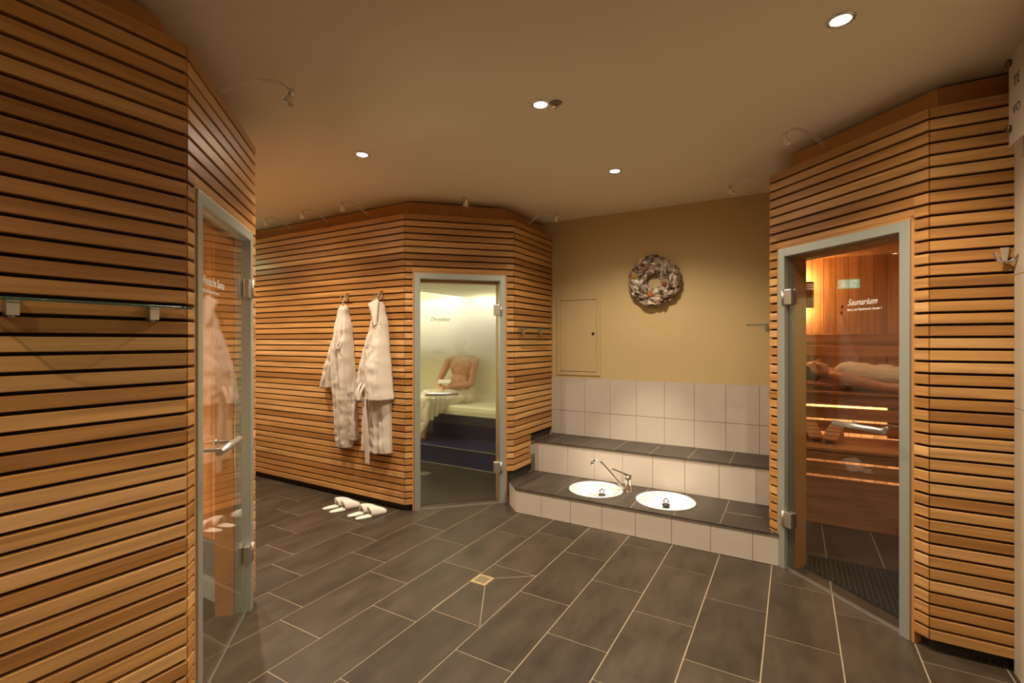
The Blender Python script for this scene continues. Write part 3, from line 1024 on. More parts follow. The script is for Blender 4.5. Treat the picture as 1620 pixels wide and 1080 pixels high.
def plug(c, dx, dy, label, h):
    t = thing('basin_plug', label, 'plug', (c[0] + dx, c[1] + dy,   .215 + h), -1.2, 'black rubber basin plugs')
    mb = MB(); mb.lathe([(0, 0), (.024, 0), (.03, .018), (.03, .024), (.012, .030), (0, .030)], seg=20); mb.build('stopper', RUBBER, t)
    mb = MB(); mb.tube([(.0, math.cos(a) * .018, .048 + math.sin(a) * .02) for a in [k * PI / 8 - .6 for k in range(12)]], .0042, 8)
    mb.build('ring', RUBBER, t)
    return t
plug(BAS[0], .055, .0, 'black plug with a ring handle in the left foot basin', -.0545)
plug(BAS[1], .0, .02, 'black plug with a ring handle in the right foot basin', -.0545)

tap = thing('mixer_tap', 'chrome single lever mixer tap with a long swivel spout between the two foot basins', 'tap', (-1.222, 4.06, .215))
mb = MB(); mb.lathe([(0, 0), (.031, 0), (.031, .006), (.026, .010), (.026, .09), (.028, .10), (.028, .128), (.02, .142), (0, .145)], seg=28); mb.build('body', CHROME, tap)
mb = MB(); mb.tube(smooth([(-.012, -.01, .022), (-.05, -.016, .048), (-.11, -.022, .115), (-.20, -.035, .215), (-.235, -.04, .244), (-.265, -.045, .252), (-.29, -.048, .247), (-.30, -.05, .232)], 6), .0105, 12)
mb.lathe([(0, -.016), (.014, -.016), (.014, .012), (0, .012)], Matrix.Translation((-.30, -.05, .23)), 16)
mb.build('spout', CHROME, tap)
mb = MB(); mb.hull([(.026, -.02, .128), (.026, .02, .128), (.026, -.018, .15), (.026, .018, .15), (-.03, -.014, .158), (-.03, .014, .158), (-.03, -.014, .146), (-.03, .014, .146)])
mb.hull([(-.02, -.012, .148), (-.02, .012, .148), (-.02, -.01, .158), (-.02, .01, .158), (-.135, -.022, .186), (-.135, .0, .186), (-.135, -.022, .194), (-.135, .0, .194)])
mb.build('lever', CHROME, tap)
tap.rotation_euler = (0, 0, math.radians(8))

# ================================================================== hatch and wreath on the yellow wall
ht = thing('inspection_hatch', 'flush yellow access hatch with a round lock on the back wall left of the wreath', 'hatch', (-1.957, 4.7295, 1.56))
mb = MB()
W, Hh = .243, .412
for a in ((-W, W, Hh - .035, Hh), (-W, W, -Hh, -Hh + .035), (-W, -W + .035, -Hh + .035, Hh - .035), (W - .035, W, -Hh + .035, Hh - .035)):
    mb.box(a[0], a[1], -.012, 0, a[2], a[3])
mb.build('frame', HATCH, ht)
mb = MB(); mb.box(-W + .034, W - .034, -.004, 0, -Hh + .034, Hh - .034); mb.build('seam', SEAM, ht)
mb = MB(); mb.box(-W + .039, W - .039, -.0105, -.0042, -Hh + .041, Hh - .041); hd = mb.build('panel', HATCH, ht)
mb = MB(); mb.lathe([(0, .006), (.014, .006), (.016, 0)], Matrix.Translation((W - .075, -.0105, .02)) @ Matrix.Rotation(PI / 2, 4, 'X'), 20); mb.build('lock', plain('dark_lock', (.08, .06, .04), .3, metal=.8), hd)

wr = thing('shell_wreath', 'round wreath of grey, white and orange shells hanging on the yellow wall', 'wreath', (-1.158, 4.728, 2.075))
SHELLS = [plain('shell_%d' % i, c, .35) for i, c in enumerate([(.62, .52, .40), (.40, .31, .24), (.82, .72, .60), (.20, .14, .11), (.46, .41, .25), (.62, .42, .30), (.56, .50, .42), (.74, .62, .50)])]
ORANGE = [plain('shell_orange', (.75, .24, .05), .4), plain('shell_rust', (.55, .14, .04), .4), plain('shell_amber', (.72, .36, .06), .4)]
mb = MB()
RM, rm = .160, .062
P = []
for i in range(48):
    a = 2 * PI * i / 48
    P.append([((RM + rm * math.cos(b)) * math.cos(a), -.038 - .034 * math.sin(b), (RM + rm * math.cos(b)) * math.sin(a)) for b in [2 * PI * k / 14 for k in range(14)]])
P.append(P[0])
mb.grid(P, closed_u=True)
mb.build('ring_base', plain('wreath_base', (.16, .12, .08), .9), wr)
def shell_shape(kind):
    mb = MB()
    rows = []
    nL = 8
    for i in range(nL + 1):
        t = i / nL
        if kind == 0:   wv = math.sin(PI * min(1, t * .97 + .03) ** .7) * .42 + .02       # mussel
        elif kind == 1: wv = .06 + .62 * math.sin(PI * t * .93 + .05) ** .8              # clam
        else:           wv = .05 + .30 * (1 - t)                                          # turret
        dome = (.34 if kind == 0 else .30) * math.sin(PI * (t * .92 + .06)) + .02
        row = []
        for k in range(9):
            q = -1 + 2 * k / 8
            row.append(((t - .5), q * wv * .5 * (1 + .04 * (k % 2)), (1 - q * q) * dome))
        rows.append(row)
    V = mb.grid(rows)
    return mb
protos = {}
def shell_mesh(kind, mat, key):
    if key not in protos:
        mbx = shell_shape(kind)
        me = bpy.data.meshes.new('shell')
        bmesh.ops.solidify(mbx.bm, geom=list(mbx.bm.faces), thickness=.05)
        bmesh.ops.recalc_face_normals(mbx.bm, faces=list(mbx.bm.faces))
        mbx.bm.to_mesh(me); mbx.bm.free()
        me.materials.append(mat)
        protos[key] = me
    return protos[key]
rnd = random.Random(21)
def shell_place(i, layer):
    a = rnd.uniform(0, 2 * PI)
    b = rnd.uniform(-.6, PI + .6) if layer == 0 else rnd.uniform(.25, PI - .15)
    rr = rm * 1.06
    cpos = Vector(((RM + rr * math.cos(b)) * math.cos(a), -.040 - .040 * max(-.3, math.sin(b)), (RM + rr * math.cos(b)) * math.sin(a)))
    nrm = Vector((math.cos(b) * math.cos(a), -math.sin(b) - .25, math.cos(b) * math.sin(a))).normalized()
    tang = Vector((-math.sin(a), 0, math.cos(a)))
    tang = (tang - nrm * tang.dot(nrm)).normalized()
    side = nrm.cross(tang)
    th = rnd.gauss(0, .55) + (PI if rnd.random() < .5 else 0)
    ax = tang * math.cos(th) + side * math.sin(th)
    ay = nrm.cross(ax)
    s = rnd.uniform(.048, .080)
    M = Matrix((( ax.x, ay.x, nrm.x, 0), (ax.y, ay.y, nrm.y, 0), (ax.z, ay.z, nrm.z, 0), (0, 0, 0, 1))).to_4x4()
    tilt = Matrix.Rotation(rnd.uniform(-.25, .25), 4, 'Y')
    return Matrix.Translation(cpos + nrm * (.004 + .008 * layer)) @ M @ tilt @ Matrix.Diagonal((s, s, s, 1))
under = MB()
for i in range(420):
    mi = rnd.randrange(len(SHELLS)); under.mi = mi
    k = rnd.choice((0, 0, 1, 2))
    tmpm = shell_mesh(k, SHELLS[mi], ('s', k, mi))
    tb = bmesh.new(); tb.from_mesh(tmpm)
    for f in tb.faces: f.smooth = True
    under.merge(tb, shell_place(i, 0))
uo = under.build('shell', SHELLS, wr, recalc=False); uo['kind'] = 'stuff'
for i in range(96):
    mi = rnd.randrange(len(SHELLS)); k = rnd.choice((0, 0, 0, 1, 2))
    o = bpy.data.objects.new('shell', shell_mesh(k, SHELLS[mi], ('s', k, mi))); COL.objects.link(o); o.parent = wr
    o.matrix_local = shell_place(i, 1)
for (ax, az, s, m_) in ((-.085, .150, .075, 1), (-.185, .055, .065, 2), (.115, -.045, .06, 1), (-.03, -.130, .07, 0)):
    o = bpy.data.objects.new('shell', shell_mesh(1, ORANGE[m_], ('o', m_))); COL.objects.link(o); o.parent = wr
    rl = math.hypot(ax, az)
    o.matrix_local = Matrix.Translation((ax, -.088, az)) @ Matrix.Rotation(PI / 2, 4, 'X') @ Matrix.Rotation(math.atan2(az, ax) + .5, 4, 'Z') @ Matrix.Diagonal((s, s * 1.2, s, 1))
    o['label'] = 'orange shell'

# ================================================================== shelves, hooks, spots
def shelf_at(p0, p1, x, label):
    ang, L = frame_of(p0, p1)
    dv = Vector((math.cos(ang), math.sin(ang)))
    t = thing('glass_shelf', label, 'shelf', (p0[0] + dv.x * x, p0[1] + dv.y * x, 1.612), ang, 'small glass shelves on slatted walls')
    mb = MB()
    pts = [(-.26, -.012), (-.26, -.09)] + [(-.26 + .05 - .05 * math.cos(a), -.12 - .03 * math.sin(a) + .0) for a in [k * PI / 2 / 5 for k in range(6)]]
    rt = [(-p[0], p[1]) for p in reversed(pts)]
    mb.prism(pts + rt, .002, .010)
    mb.build('shelf_pane', SHELFGLASS, t)
    mb = MB()
    # green polished rim of the pane
    allp = pts + rt
    for a, b in zip(allp, allp[1:]):
        mb.tube([(a[0], a[1], .006), (b[0], b[1], .006)], .0038, 6)
    mb.build('polished_edge', GLASSEDGE, t)
    for sx in (-.18, .18):
        mb = MB()
        mb.box(sx - .015, sx + .015, -.036, -.0, -.036, .0015, .002)
        mb.box(sx - .016, sx + .016, -.038, -.0, .0105, .018, .002)
        mb.tube([(sx, -.02, -.042), (sx, -.02, -.036)], .008, 10)
        mb.build('bracket', STEEL, t)
    return t
shelf_at(FI[0], FI[1], 2.58 + .66, 'glass shelf with square steel brackets at the far left, nearest the viewer')
shelf_at(ST[2], ST[3], .31, 'glass shelf on the narrow slatted wall right of the steam room door')
shelf_at(SA[0], SA[1], .65, 'glass shelf seen edge on, sticking out beside the right sauna door frame')

def hook_at(p0, p1, x, z, label):
    ang, L = frame_of(p0, p1)
    dv = Vector((math.cos(ang), math.sin(ang)))
    t = thing('coat_hook', label, 'hook', (p0[0] + dv.x * x, p0[1] + dv.y * x, z), ang, 'chrome double coat hooks on the slats')
    mb = MB(); mb.hull([(-.016, -.010, .032), (.016, -.010, .032), (-.016, 0, .032), (.016, 0, .032), (-.008, -.012, -.035), (.008, -.012, -.035), (-.008, 0, -.035), (.008, 0, -.035)])
    mb.build('back_plate', CHROME, t)
    for s in (-1, 1):
        mb = MB()
        mb.tube(smooth([(0, -.008, -.032), (s * .012, -.022, -.036), (s * .030, -.040, -.022), (s * .044, -.052, .002)], 5), [.0075] * 16, 10)
        mb.sphere(Matrix.Translation((s * .044, -.052, .002)) @ Matrix.Scale(.0085, 4), 2)
        mb.build('prong', CHROME, t)
    return t
hook_at(ST[0], ST[1], 6.38 - 3.685, 1.93, 'chrome coat hook holding the left robe')
hook_at(ST[0], ST[1], 6.38 - 3.235, 1.93, 'chrome coat hook holding the right robe nearer the steam door')
hook_at(SA[2], SA[3], .262, 1.895, 'empty chrome coat hook on the pale slats at the far right')

def spot_at(p0, p1, x, label):
    ang, L = frame_of(p0, p1)
    dv = Vector((math.cos(ang), math.sin(ang)))
    t = thing('spotlight', label, 'spotlight', (p0[0] + dv.x * x, p0[1] + dv.y * x, 2.60), ang, 'unlit halogen spots on wire arms above the cabins')
    for s in (-.009, .009):
        mb = MB()
        mb.tube(smooth([(s, .12, .0), (s, .06, .04), (s, -.08, .122), (s, -.17, .150), (s, -.24, .145), (s, -.285, .112)], 6), .0018, 6)
        mb.build('wire_arm', CHROME, t)
    M = Matrix.Translation((0, -.288, .108)) @ Matrix.Rotation(math.radians(14), 4, 'X')
    mb = MB(); mb.lathe([(0, .012), (.011, .012), (.012, -.016), (.0, -.018)], M, 14); mb.build('lamp_holder', CHROME, t)
    mb = MB(); mb.lathe([(.008, -.014), (.012, -.022), (.020, -.040), (.025, -.056), (.0262, -.060), (.024, -.060), (.018, -.040), (.009, -.024), (0, -.022)], M, 18); mb.build('reflector', BULBGLASS, t)
    return t
spot_at(FI[1], FI[2], .44, 'wire arm spotlight at the upper left, above the left glass door')
spot_at(ST[0], ST[1], 6.38 - 4.55, 'leftmost of the three wire arm spotlights above the robe wall')
spot_at(ST[0], ST[1], 6.38 - 3.98, 'middle of the three wire arm spotlights above the robe wall')
spot_at(ST[0], ST[1], 6.38 - 3.435, 'rightmost of the three wire arm spotlights above the robe wall')
spot_at(ST[1], ST[2], .50, 'wire arm spotlight above the steam room door')
spot_at(ST[2], ST[3], .31, 'wire arm spotlight right of the steam cabin, beside the yellow wall')
spot_at(SA[0], SA[1], .60, 'wire arm spotlight above the glass shelf by the right sauna')
spot_at(SA[1], SA[2], .43, 'wire arm spotlight above the right sauna door')

def downlight(u, v, label, power=DL_POWER, accent=None):
    t = thing('downlight', label, 'ceiling light', (u, v, ROOM_H), 0, 'recessed ceiling downlights')
    mb = MB(); mb.lathe([(.036, .0), (.036, -.003), (.040, -.006), (.050, -.004), (.052, 0)], seg=32); mb.build('trim_ring', STEEL, t)
    mb = MB(); mb.lathe([(0, -.0035), (.0355, -.0035), (.0355, -.001), (0, -.001)], seg=28); mb.build('lens', LAMP_E, t)
    light('beam', 'SPOT', t, (0, 0, -.012), power, WARM, .028, (0, 0, 0), 140 if accent else 128, .6 if accent else .75)
    light('glow', 'SPOT', t, (0, 0, -.012), power * .26, WARM, .028, (0, 0, 0), 175, 1.0)
    if accent:
        (rx, ry, sp, pw, bl) = accent
        light('beam', 'SPOT', t, (0, 0, -.012), pw, WARM, .028, (rx, ry, 0), sp, bl)
    return t
downlight(-2.572, 2.354, 'left recessed ceiling downlight, above the slippers')
downlight(-1.192, 2.347, 'middle recessed ceiling downlight beside the sprinkler head')
downlight(-1.170, 3.544, 'recessed ceiling downlight in front of the wreath and basins', power=DL_POWER * .8, accent=(math.radians(16.6), 0, 39, 300, .75))
downlight(.161, 2.337, 'recessed ceiling downlight at the upper right, nearest the viewer')
# further lamps of the same row, round the corner and behind the viewer
downlight(-3.95, 2.354, 'recessed ceiling downlight in front of the robes, hidden behind the left cabin')
downlight(-5.3, 2.354, 'recessed ceiling downlight at the far end of the side passage')
downlight(-1.192, -.6, 'recessed ceiling downlight behind the viewer on the left', power=DL_POWER * .6)
downlight(.161, .3, 'recessed ceiling downlight behind the viewer on the right', power=DL_POWER * .6)

sp = thing('sprinkler', 'small brass sprinkler head on the ceiling beside the middle downlight', 'sprinkler', (-1.112, 2.372, ROOM_H))
mb = MB(); mb.lathe([(0, -.001), (.03, -.001), (.034, -.003), (.026, -.008), (0, -.009)], seg=24); mb.build('escutcheon', plain('dull_brass', (.22, .17, .10), .4, metal=.8), sp)
mb = MB(); mb.lathe([(.008, -.006), (.006, -.022), (.014, -.026), (.014, -.028), (0, -.029)], seg=14); mb.build('deflector', CHROME, sp)

# ================================================================== floor drain
fd = thing('floor_drain', 'square brass coloured drain grate in the dark tile floor', 'drain', (-1.695, 2.53, .0005))
mb = MB()
q = .056; i_ = .040
for a in ((-q, q, -q, -i_), (-q, q, i_, q), (-q, -i_, -i_, i_), (i_, q, -i_, i_)):
    mb.box(a[0], a[1], a[2], a[3], -.004, .002)
mb.build('frame', plain('drain_brass', (.62, .46, .27), .4, metal=.7), fd)
mb = MB(); mb.box(-i_, i_, -i_, i_, -.003, -.0010); mb.build('pit', RUBBER, fd)
mb = MB()
for k in range(6):
    mb.box(-i_, i_, -i_ + .003 + k * .0138, -i_ + .0085 + k * .0138, -.001, .0018)
mb.build('grate', plain('drain_bars', (.66, .54, .38), .35, metal=.8), fd)

# ================================================================== wall sign, exit sign
sg = thing('wall_sign', 'thin acrylic sign plate with round stand-off screws at the top right edge', 'sign', (.860, 2.89, 2.53), -PI / 2)
mb = MB(); mb.box(0, .60, -.058, -.053, -.192, .192, .001); mb.build('plate', SIGNM, sg)
for (xx, zz) in ((.022, .165), (.022, -.118), (.578, .165), (.578, -.165)):
    mb = MB(); mb.tube([(xx, -.072, zz), (xx, 0, zz)], .006, 14); mb.tube([(xx, -.072, zz), (xx, -.059, zz)], .016, 18); mb.build('standoff', plain('standoff_brown', (.16, .12, .08), .35, metal=.8), sg)
text_mesh('lettering', 'TE', .062, plain('sign_letters', (.07, .06, .05), .6), sg, (.052, -.0588, .045), (PI / 2, 0, 0))
text_mesh('lettering', 'VO', .054, plain('sign_letters_small', (.07, .06, .05), .6), sg, (.048, -.0588, -.07), (PI / 2, 0, 0))

ex = thing('exit_sign', 'green glowing exit sign in the passage, seen mirrored in the right glass door', 'sign', (-5.55, 2.90, 2.40), PI / 2)
mb = MB(); mb.box(-.15, .15, 0, .04, -.075, .075, .004); mb.build('housing', plain('sign_housing', (.6, .6, .58), .5), ex)
mb = MB(); mb.box(-.146, .146, -.003, -.0005, -.071, .071); mb.build('face', GREEN_E, ex)
mb = MB()
mb.prism([(x_, y_) for x_, y_ in ((0, 0), (1, 0), (1, 1))], 0, 1) if False else None
def flat(mb, pts, y=-.0045):
    f = mb.bm.faces.new([mb.bm.verts.new((p[0], y, p[1])) for p in pts]); 
    r = bmesh.ops.extrude_face_region(mb.bm, geom=[f])
    for v in [g_ for g_ in r['geom'] if isinstance(g_, bmesh.types.BMVert)]:
        v.co.y += .0013
flat(mb, [(.045, .05), (.075, .05), (.075, -.01), (.105, -.01), (.06, -.058), (.015, -.01), (.045, -.01)])
mb.build('arrow', WHITE_E, ex)
mb = MB(); flat(mb, [(-.115, .055), (-.03, .055), (-.03, -.055), (-.115, -.055)]); mb.build('doorway', WHITE_E, ex)
mb = MB()
for seg_ in (((-.075, .020), (-.082, -.010), .011), ((-.082, -.010), (-.060, -.030), .008), ((-.060, -.030), (-.062, -.052), .007), ((-.082, -.010), (-.100, -.028), .008), ((-.100, -.028), (-.118, -.026), .006), ((-.074, .020), (-.055, .010), .006), ((-.055, .010), (-.042, .022), .005), ((-.077, .020), (-.10, .022), .006), ((-.10, .022), (-.108, .004), .005)):
    a = Vector(seg_[0]); b = Vector(seg_[1]); d = (b - a).normalized(); nn = Vector((-d.y, d.x)) * seg_[2]
    flat(mb, [a - nn - d * .004, b - nn + d * .004, b + nn + d * .004, a + nn - d * .004], -.0062)
flat(mb, [(-.066 + .010 * math.cos(2 * PI * k / 14), .038 + .010 * math.sin(2 * PI * k / 14)) for k in range(14)], -.0062)
mb.build('running_figure', GREEN_E, ex)
mb = MB(); mb.tube([(-.1, .02, .075), (-.1, .02, .39)], .004, 8); mb.tube([(.1, .02, .075), (.1, .02, .39)], .004, 8); mb.build('suspension', STEEL, ex)

# ================================================================== robes
def loft_robe(rows, nx=64, fold=.018, seed=1, back=.008, foldk=3.2):
    """rows: (z, x_left, x_right, bulge) from top to bottom; the cloth hangs against the wall at y=0"""
    mb = MB()
    tab = sorted([(-r[0], r[1], r[2], r[3]) for r in rows])
    z_top = -tab[0][0]; z_bot = -tab[-1][0]
    nz = max(10, int((z_top - z_bot) / .012))
    P = []
    for i in range(nz + 1):
        z = z_top + (z_bot - z_top) * i / nz
        xl, xr, bl = lerp_table(tab, -z)
        row = []
        fr = min(1, (z_top - z) / .35)
        for k in range(nx + 1):
            t = k / nx
            x = xl + (xr - xl) * t
            env = (4 * t * (1 - t)) ** .45
            n1 = noise.noise(Vector((t * foldk * 2.2 + seed * 7.1, z * 1.1 + seed, seed * 3.3)))
            n2 = noise.noise(Vector((t * foldk * 4.7 + seed * 2.7, z * 2.3, 5.5 + seed)))
            n3 = noise.noise(Vector((x * 16 + seed, z * 13, 2.0 * seed)))
            n4 = 1 - abs(noise.noise(Vector((t * foldk * 3.1 + z * .9 + seed * 1.9, z * .8 - t, 9.0 + seed)))) * 2
            n5 = 1 - abs(noise.noise(Vector((x * 9 - z * 7 + seed, z * 10 + x * 5, 4.0 * seed)))) * 2
            y = -back - env * (bl + fr * fold * (n1 * 1.5 + n2 * .7 + .8 * n4) + .006 * n3 + .009 * n5)
            row.append((x + .004 * n3, min(y, -back * .6), z + (.006 * n2 if i == nz else 0)))
        # return along the wall
        rowb = [(xl + (xr - xl) * (1 - k / 8), -back * .5, z) for k in range(9)]
        P.append(row + rowb)
    V = mb.grid(P, closed_u=True)
    mb.bm.faces.new(list(reversed(V[0]))); mb.bm.faces.new(V[-1])
    return mb

def ribbon(path, w, thick, side):
    """flat strap along a path; side gives its width direction"""
    mb = MB()
    path = [Vector(p) for p in path]; side = Vector(side).normalized()
    P = []
    for i, p in enumerate(path):
        d = (path[min(i + 1, len(path) - 1)] - path[max(i - 1, 0)]).normalized()
        n_ = d.cross(side).normalized() * thick / 2; s = side * w / 2
        P.append([p - s - n_, p + s - n_, p + s + n_, p - s + n_])
    V = mb.grid(P, closed_u=True)
    mb.bm.faces.new(list(reversed(V[0]))); mb.bm.faces.new(V[-1])
    return mb

YW = 3.1990
# left robe; local x along the wall from its hook, -y into the room
r1 = thing('bathrobe', 'left white bathrobe, hung side on with one sleeve flaring out to the left', 'bathrobe', (-3.69, YW, 0), 0, 'white bathrobes on the slatted wall')
o = loft_robe([(1.845, -.075, .01, .03), (1.80, -.095, .025, .055), (1.60, -.115, .075, .085), (1.40, -.125, .095, .10), (1.10, -.12, .11, .11), (.80, -.115, .11, .10), (.60, -.12, .10, .09), (.50, -.115, .085, .08)], seed=3, fold=.026, foldk=2.4).build('robe_body', ROBE, r1)
mb = loft_robe([(1.60, -.135, -.085, .03), (1.40, -.205, -.075, .055), (1.20, -.275, -.085, .065), (1.055, -.325, -.10, .065)], nx=24, seed=5, fold=.02, back=.02)
o = mb.build('sleeve', ROBE, r1)
o = loft_robe([(1.45, .05, .085, .02), (1.25, .05, .110, .03), (1.00, .055, .130, .05), (.75, .05, .15, .05), (.575, .045, .158, .045)], nx=18, seed=8, fold=.015, back=.004).build('back_panel', ROBE, r1)
o = ribbon(smooth([(.005, -.035, 1.935), (-.004, -.045, 1.90), (-.02, -.05, 1.84)], 5), .012, .004, (.9, -.4, 0)).build('hanging_loop', ROBE, r1)
mb = ribbon(smooth([(.035, -.125, 1.50), (.025, -.150, 1.46), (.045, -.155, 1.43), (.07, -.150, 1.45), (.075, -.13, 1.50)], 5), .022, .008, (0, -.4, 1)).build('belt_loop', ROBE, r1)

r2 = thing('bathrobe', 'right white bathrobe with turned down collar, open sleeve cuff and a belt end hanging lowest', 'bathrobe', (-3.24, YW, 0), 0, 'white bathrobes on the slatted wall')
o = loft_robe([(1.86, -.035, .022, .03), (1.80, -.055, .045, .05), (1.65, -.10, .085, .085), (1.45, -.165, .105, .105), (1.25, -.20, .115, .12), (1.05, -.215, .12, .115), (.85, -.21, .125, .105), (.62, -.215, .13, .095), (.50, -.205, .135, .09)], seed=12, fold=.028, foldk=2.6).build('robe_body', ROBE, r2)
mb = loft_robe([(1.70, -.015, .05, .04), (1.60, -.03, .082, .085), (1.45, -.045, .112, .125), (1.25, -.055, .135, .165), (1.10, -.05, .150, .185), (.985, -.045, .165, .185)], nx=26, seed=15, fold=.016, back=.02)
o = mb.build('sleeve', ROBE, r2)
mb = loft_robe([(1.52, -.135, -.08, .05), (1.40, -.18, -.09, .08), (1.25, -.215, -.105, .10), (1.05, -.245, -.12, .11), (.96, -.25, -.14, .11)], nx=18, seed=17, fold=.014, back=.01)
o = mb.build('sleeve', ROBE, r2)
mb = MB()   # collar: a folded band from the nape to the right shoulder
outer = smooth([(-.060, -.110, 1.832), (-.028, -.112, 1.775), (.004, -.122, 1.715), (.040, -.130, 1.63)], 6)
inner = smooth([(-.004, -.045, 1.880), (.030, -.070, 1.860), (.050, -.100, 1.76), (.056, -.118, 1.645)], 6)
mb.grid([[a.lerp(b, t) + Vector((0, -.014 * math.sin(PI * t), 0)) for t in (0, .25, .5, .75, 1)] for a, b in zip(outer, inner)])
co = mb.build('collar', ROBE, r2)
sm = co.modifiers.new('solid', 'SOLIDIFY'); sm.thickness = .012; sm.offset = 0
o = ribbon(smooth([(.0, -.035, 1.935), (-.008, -.05, 1.91), (-.018, -.07, 1.86)], 5), .012, .004, (.9, -.4, 0)).build('hanging_loop', ROBE, r2)
mb = ribbon(smooth([(-.150, -.10, 1.14), (-.130, -.165, 1.06), (-.118, -.18, .99), (-.098, -.18, .985), (-.088, -.165, 1.06), (-.085, -.10, 1.15)], 6), .034, .008, (1, -.2, 0)).build('belt', ROBE, r2)
mb = ribbon(smooth([(-.06, -.150, 1.0), (-.045, -.160, .85), (-.038, -.152, .65), (-.040, -.140, .5), (-.042, -.135, .41)], 6), .048, .007, (1, 0, 0)).build('belt', ROBE, r2)

# ================================================================== slippers
def slipper_parts(parent):
    n = 40
    L = .285
    def half_w(t):      # heel t=0, toe t=1
        return (.030 + .018 * t) * (1 - abs(2 * t - 1) ** 5) ** .5 + .0
    mb = MB()
    pts = []
    for i in range(n + 1):
        t = .5 - .5 * math.cos(PI * i / n)
        pts.append((t * L, half_w(t)))
    outline = pts + [(x, -y) for x, y in reversed(pts[1:-1])]
    mb.prism([(p[0], p[1]) for p in outline], .001, .013)
    so = mb.build('sole', FELT, parent)
    bv = so.modifiers.new('bevel', 'BEVEL'); bv.width = .004; bv.segments = 2; bv.limit_method = 'ANGLE'
    mb = MB()
    P = []
    for i in range(13):
        t = .46 + .535 * i / 12
        hw = half_w(min(t, .995)) + .004
        hh = .062 * (1 - ((t - .46) / .56) ** 2.2) + .014
        row = []
        for k in range(15):
            a = PI * k / 14
            row.append((t * L - .03 * math.sin(a) * (1 - i / 12) * .6, math.cos(a) * hw, .008 + hh * math.sin(a) ** .8))
        P.append(row)
    mb.grid(P)
    up = mb.build('upper', FELT, parent)
    s = up.modifiers.new('solid', 'SOLIDIFY'); s.thickness = .004
    return parent
sl = [((-3.625, 2.862), (-3.545, 3.135), 'rear left slipper, the far one of the left pair under the left robe'),
      ((-3.508, 2.838), (-3.430, 3.110), 'slipper of the left pair, the near one beside the right pair'),
      ((-3.292, 2.850), (-3.215, 3.120), 'slipper of the right pair, the one nearer the left pair'),
      ((-3.185, 2.840), (-3.100, 3.110), 'slipper farthest right of the row, closest to the steam door')]
proto = None
for a, b, lab in sl:
    rz = math.atan2(b[1] - a[1], b[0] - a[0])
    if proto is None:
        proto = thing('slipper', lab, 'slipper', (a[0], a[1], 0), rz, 'white slippers on the floor below the robes')
        slipper_parts(proto)
    else:
        c = copy_tree(proto); c.location = (a[0], a[1], 0); c.rotation_euler = (0, 0, rz); c['label'] = lab

# ================================================================== people
def blob(name, shapes, voxel, mat, parent=None, smooth_it=6, disp=0.0, dscale=6.0, seed=0.0):
    """closed tapered capsules and ellipsoids fused into one continuous skin"""
    mb = MB()
    ico = bmesh.new(); bmesh.ops.create_icosphere(ico, subdivisions=2, radius=1.0)
    unit = [v.co.copy() for v in ico.verts]; ico.free()
    for s in shapes:
        if s[0] == 'cap':
            _, a, ra, b, rb = s
            a = Vector(a); b = Vector(b)
            mb.hull([a + u * ra for u in unit] + [b + u * rb for u in unit])
        else:
            _, c, axes, rad = s
            M = Matrix.Translation(Vector(c)) @ Matrix((
                (axes[0].x, axes[1].x, axes[2].x), (axes[0].y, axes[1].y, axes[2].y), (axes[0].z, axes[1].z, axes[2].z))).to_4x4() @ Matrix.Diagonal((rad[0], rad[1], rad[2], 1))
            mb.hull([M @ u for u in unit])
    o = mb.build(name + '_tmp', mat)
    r = o.modifiers.new('remesh', 'REMESH'); r.mode = 'VOXEL'; r.voxel_size = voxel
    s = o.modifiers.new('smooth', 'SMOOTH'); s.iterations = smooth_it; s.factor = .5
    dg = bpy.context.evaluated_depsgraph_get(); dg.update()
    me = bpy.data.meshes.new_from_object(o.evaluated_get(dg)); me.name = name
    bpy.data.objects.remove(o)
    if disp:
        me.calc_loop_triangles()
        nr = [v.normal.copy() for v in me.vertices]
        for v, n_ in zip(me.vertices, nr):
            q = v.co * dscale + Vector((seed, seed, seed))
            v.co += n_ * disp * (noise.noise(q) + .5 * noise.noise(q * 2.3))
    for p in me.polygons: p.use_smooth = True
    me.materials.clear(); me.materials.append(mat)
    ob = bpy.data.objects.new(name, me); COL.objects.link(ob)
    if parent is not None: ob.parent = parent
    return ob

def ortho(f, up):
    f = Vector(f).normalized(); up = Vector(up); up = (up - f * up.dot(f)).normalized()
    return f, up, f.cross(up)      # forward, up, right-hand side

def head_shapes(c, f, up):
    c = Vector(c); f, up, sd = ortho(f, up)
    ax = (sd, f, up)
    S = []
    S.append(('ell', c + up * .03 - f * .012, ax, (.074, .094, .088)))
    S.append(('ell', c - up * .03 + f * .028, ax, (.056, .062, .078)))
    S.append(('ell', c - up * .082 + f * .060, ax, (.030, .026, .022)))           # chin
    S.append(('ell', c + up * .030 + f * .072, ax, (.050, .016, .012)))           # brow
    S.append(('cap', c + up * .018 + f * .083, .008, c - up * .020 + f * .106, .0125))  # nose
    S.append(('ell', c - up * .024 + f * .092, ax, (.018, .012, .009)))           # nostrils
    S.append(('ell', c - up * .047 + f * .085, ax, (.024, .009, .0055)))          # lips
    S.append(('ell', c - up * .057 + f * .083, ax, (.021, .009, .0055)))
    for s in (-1, 1):
        S.append(('ell', c + sd * s * .031 + up * .012 + f * .073, ax, (.013, .010, .008)))   # closed eyes
        S.append(('ell', c + sd * s * .040 - up * .018 + f * .058, ax, (.022, .020, .020)))   # cheeks
        S.append(('ell', c + sd * s * .077 + up * .0 - f * .010, ax, (.010, .020, .032)))     # ears
    return S

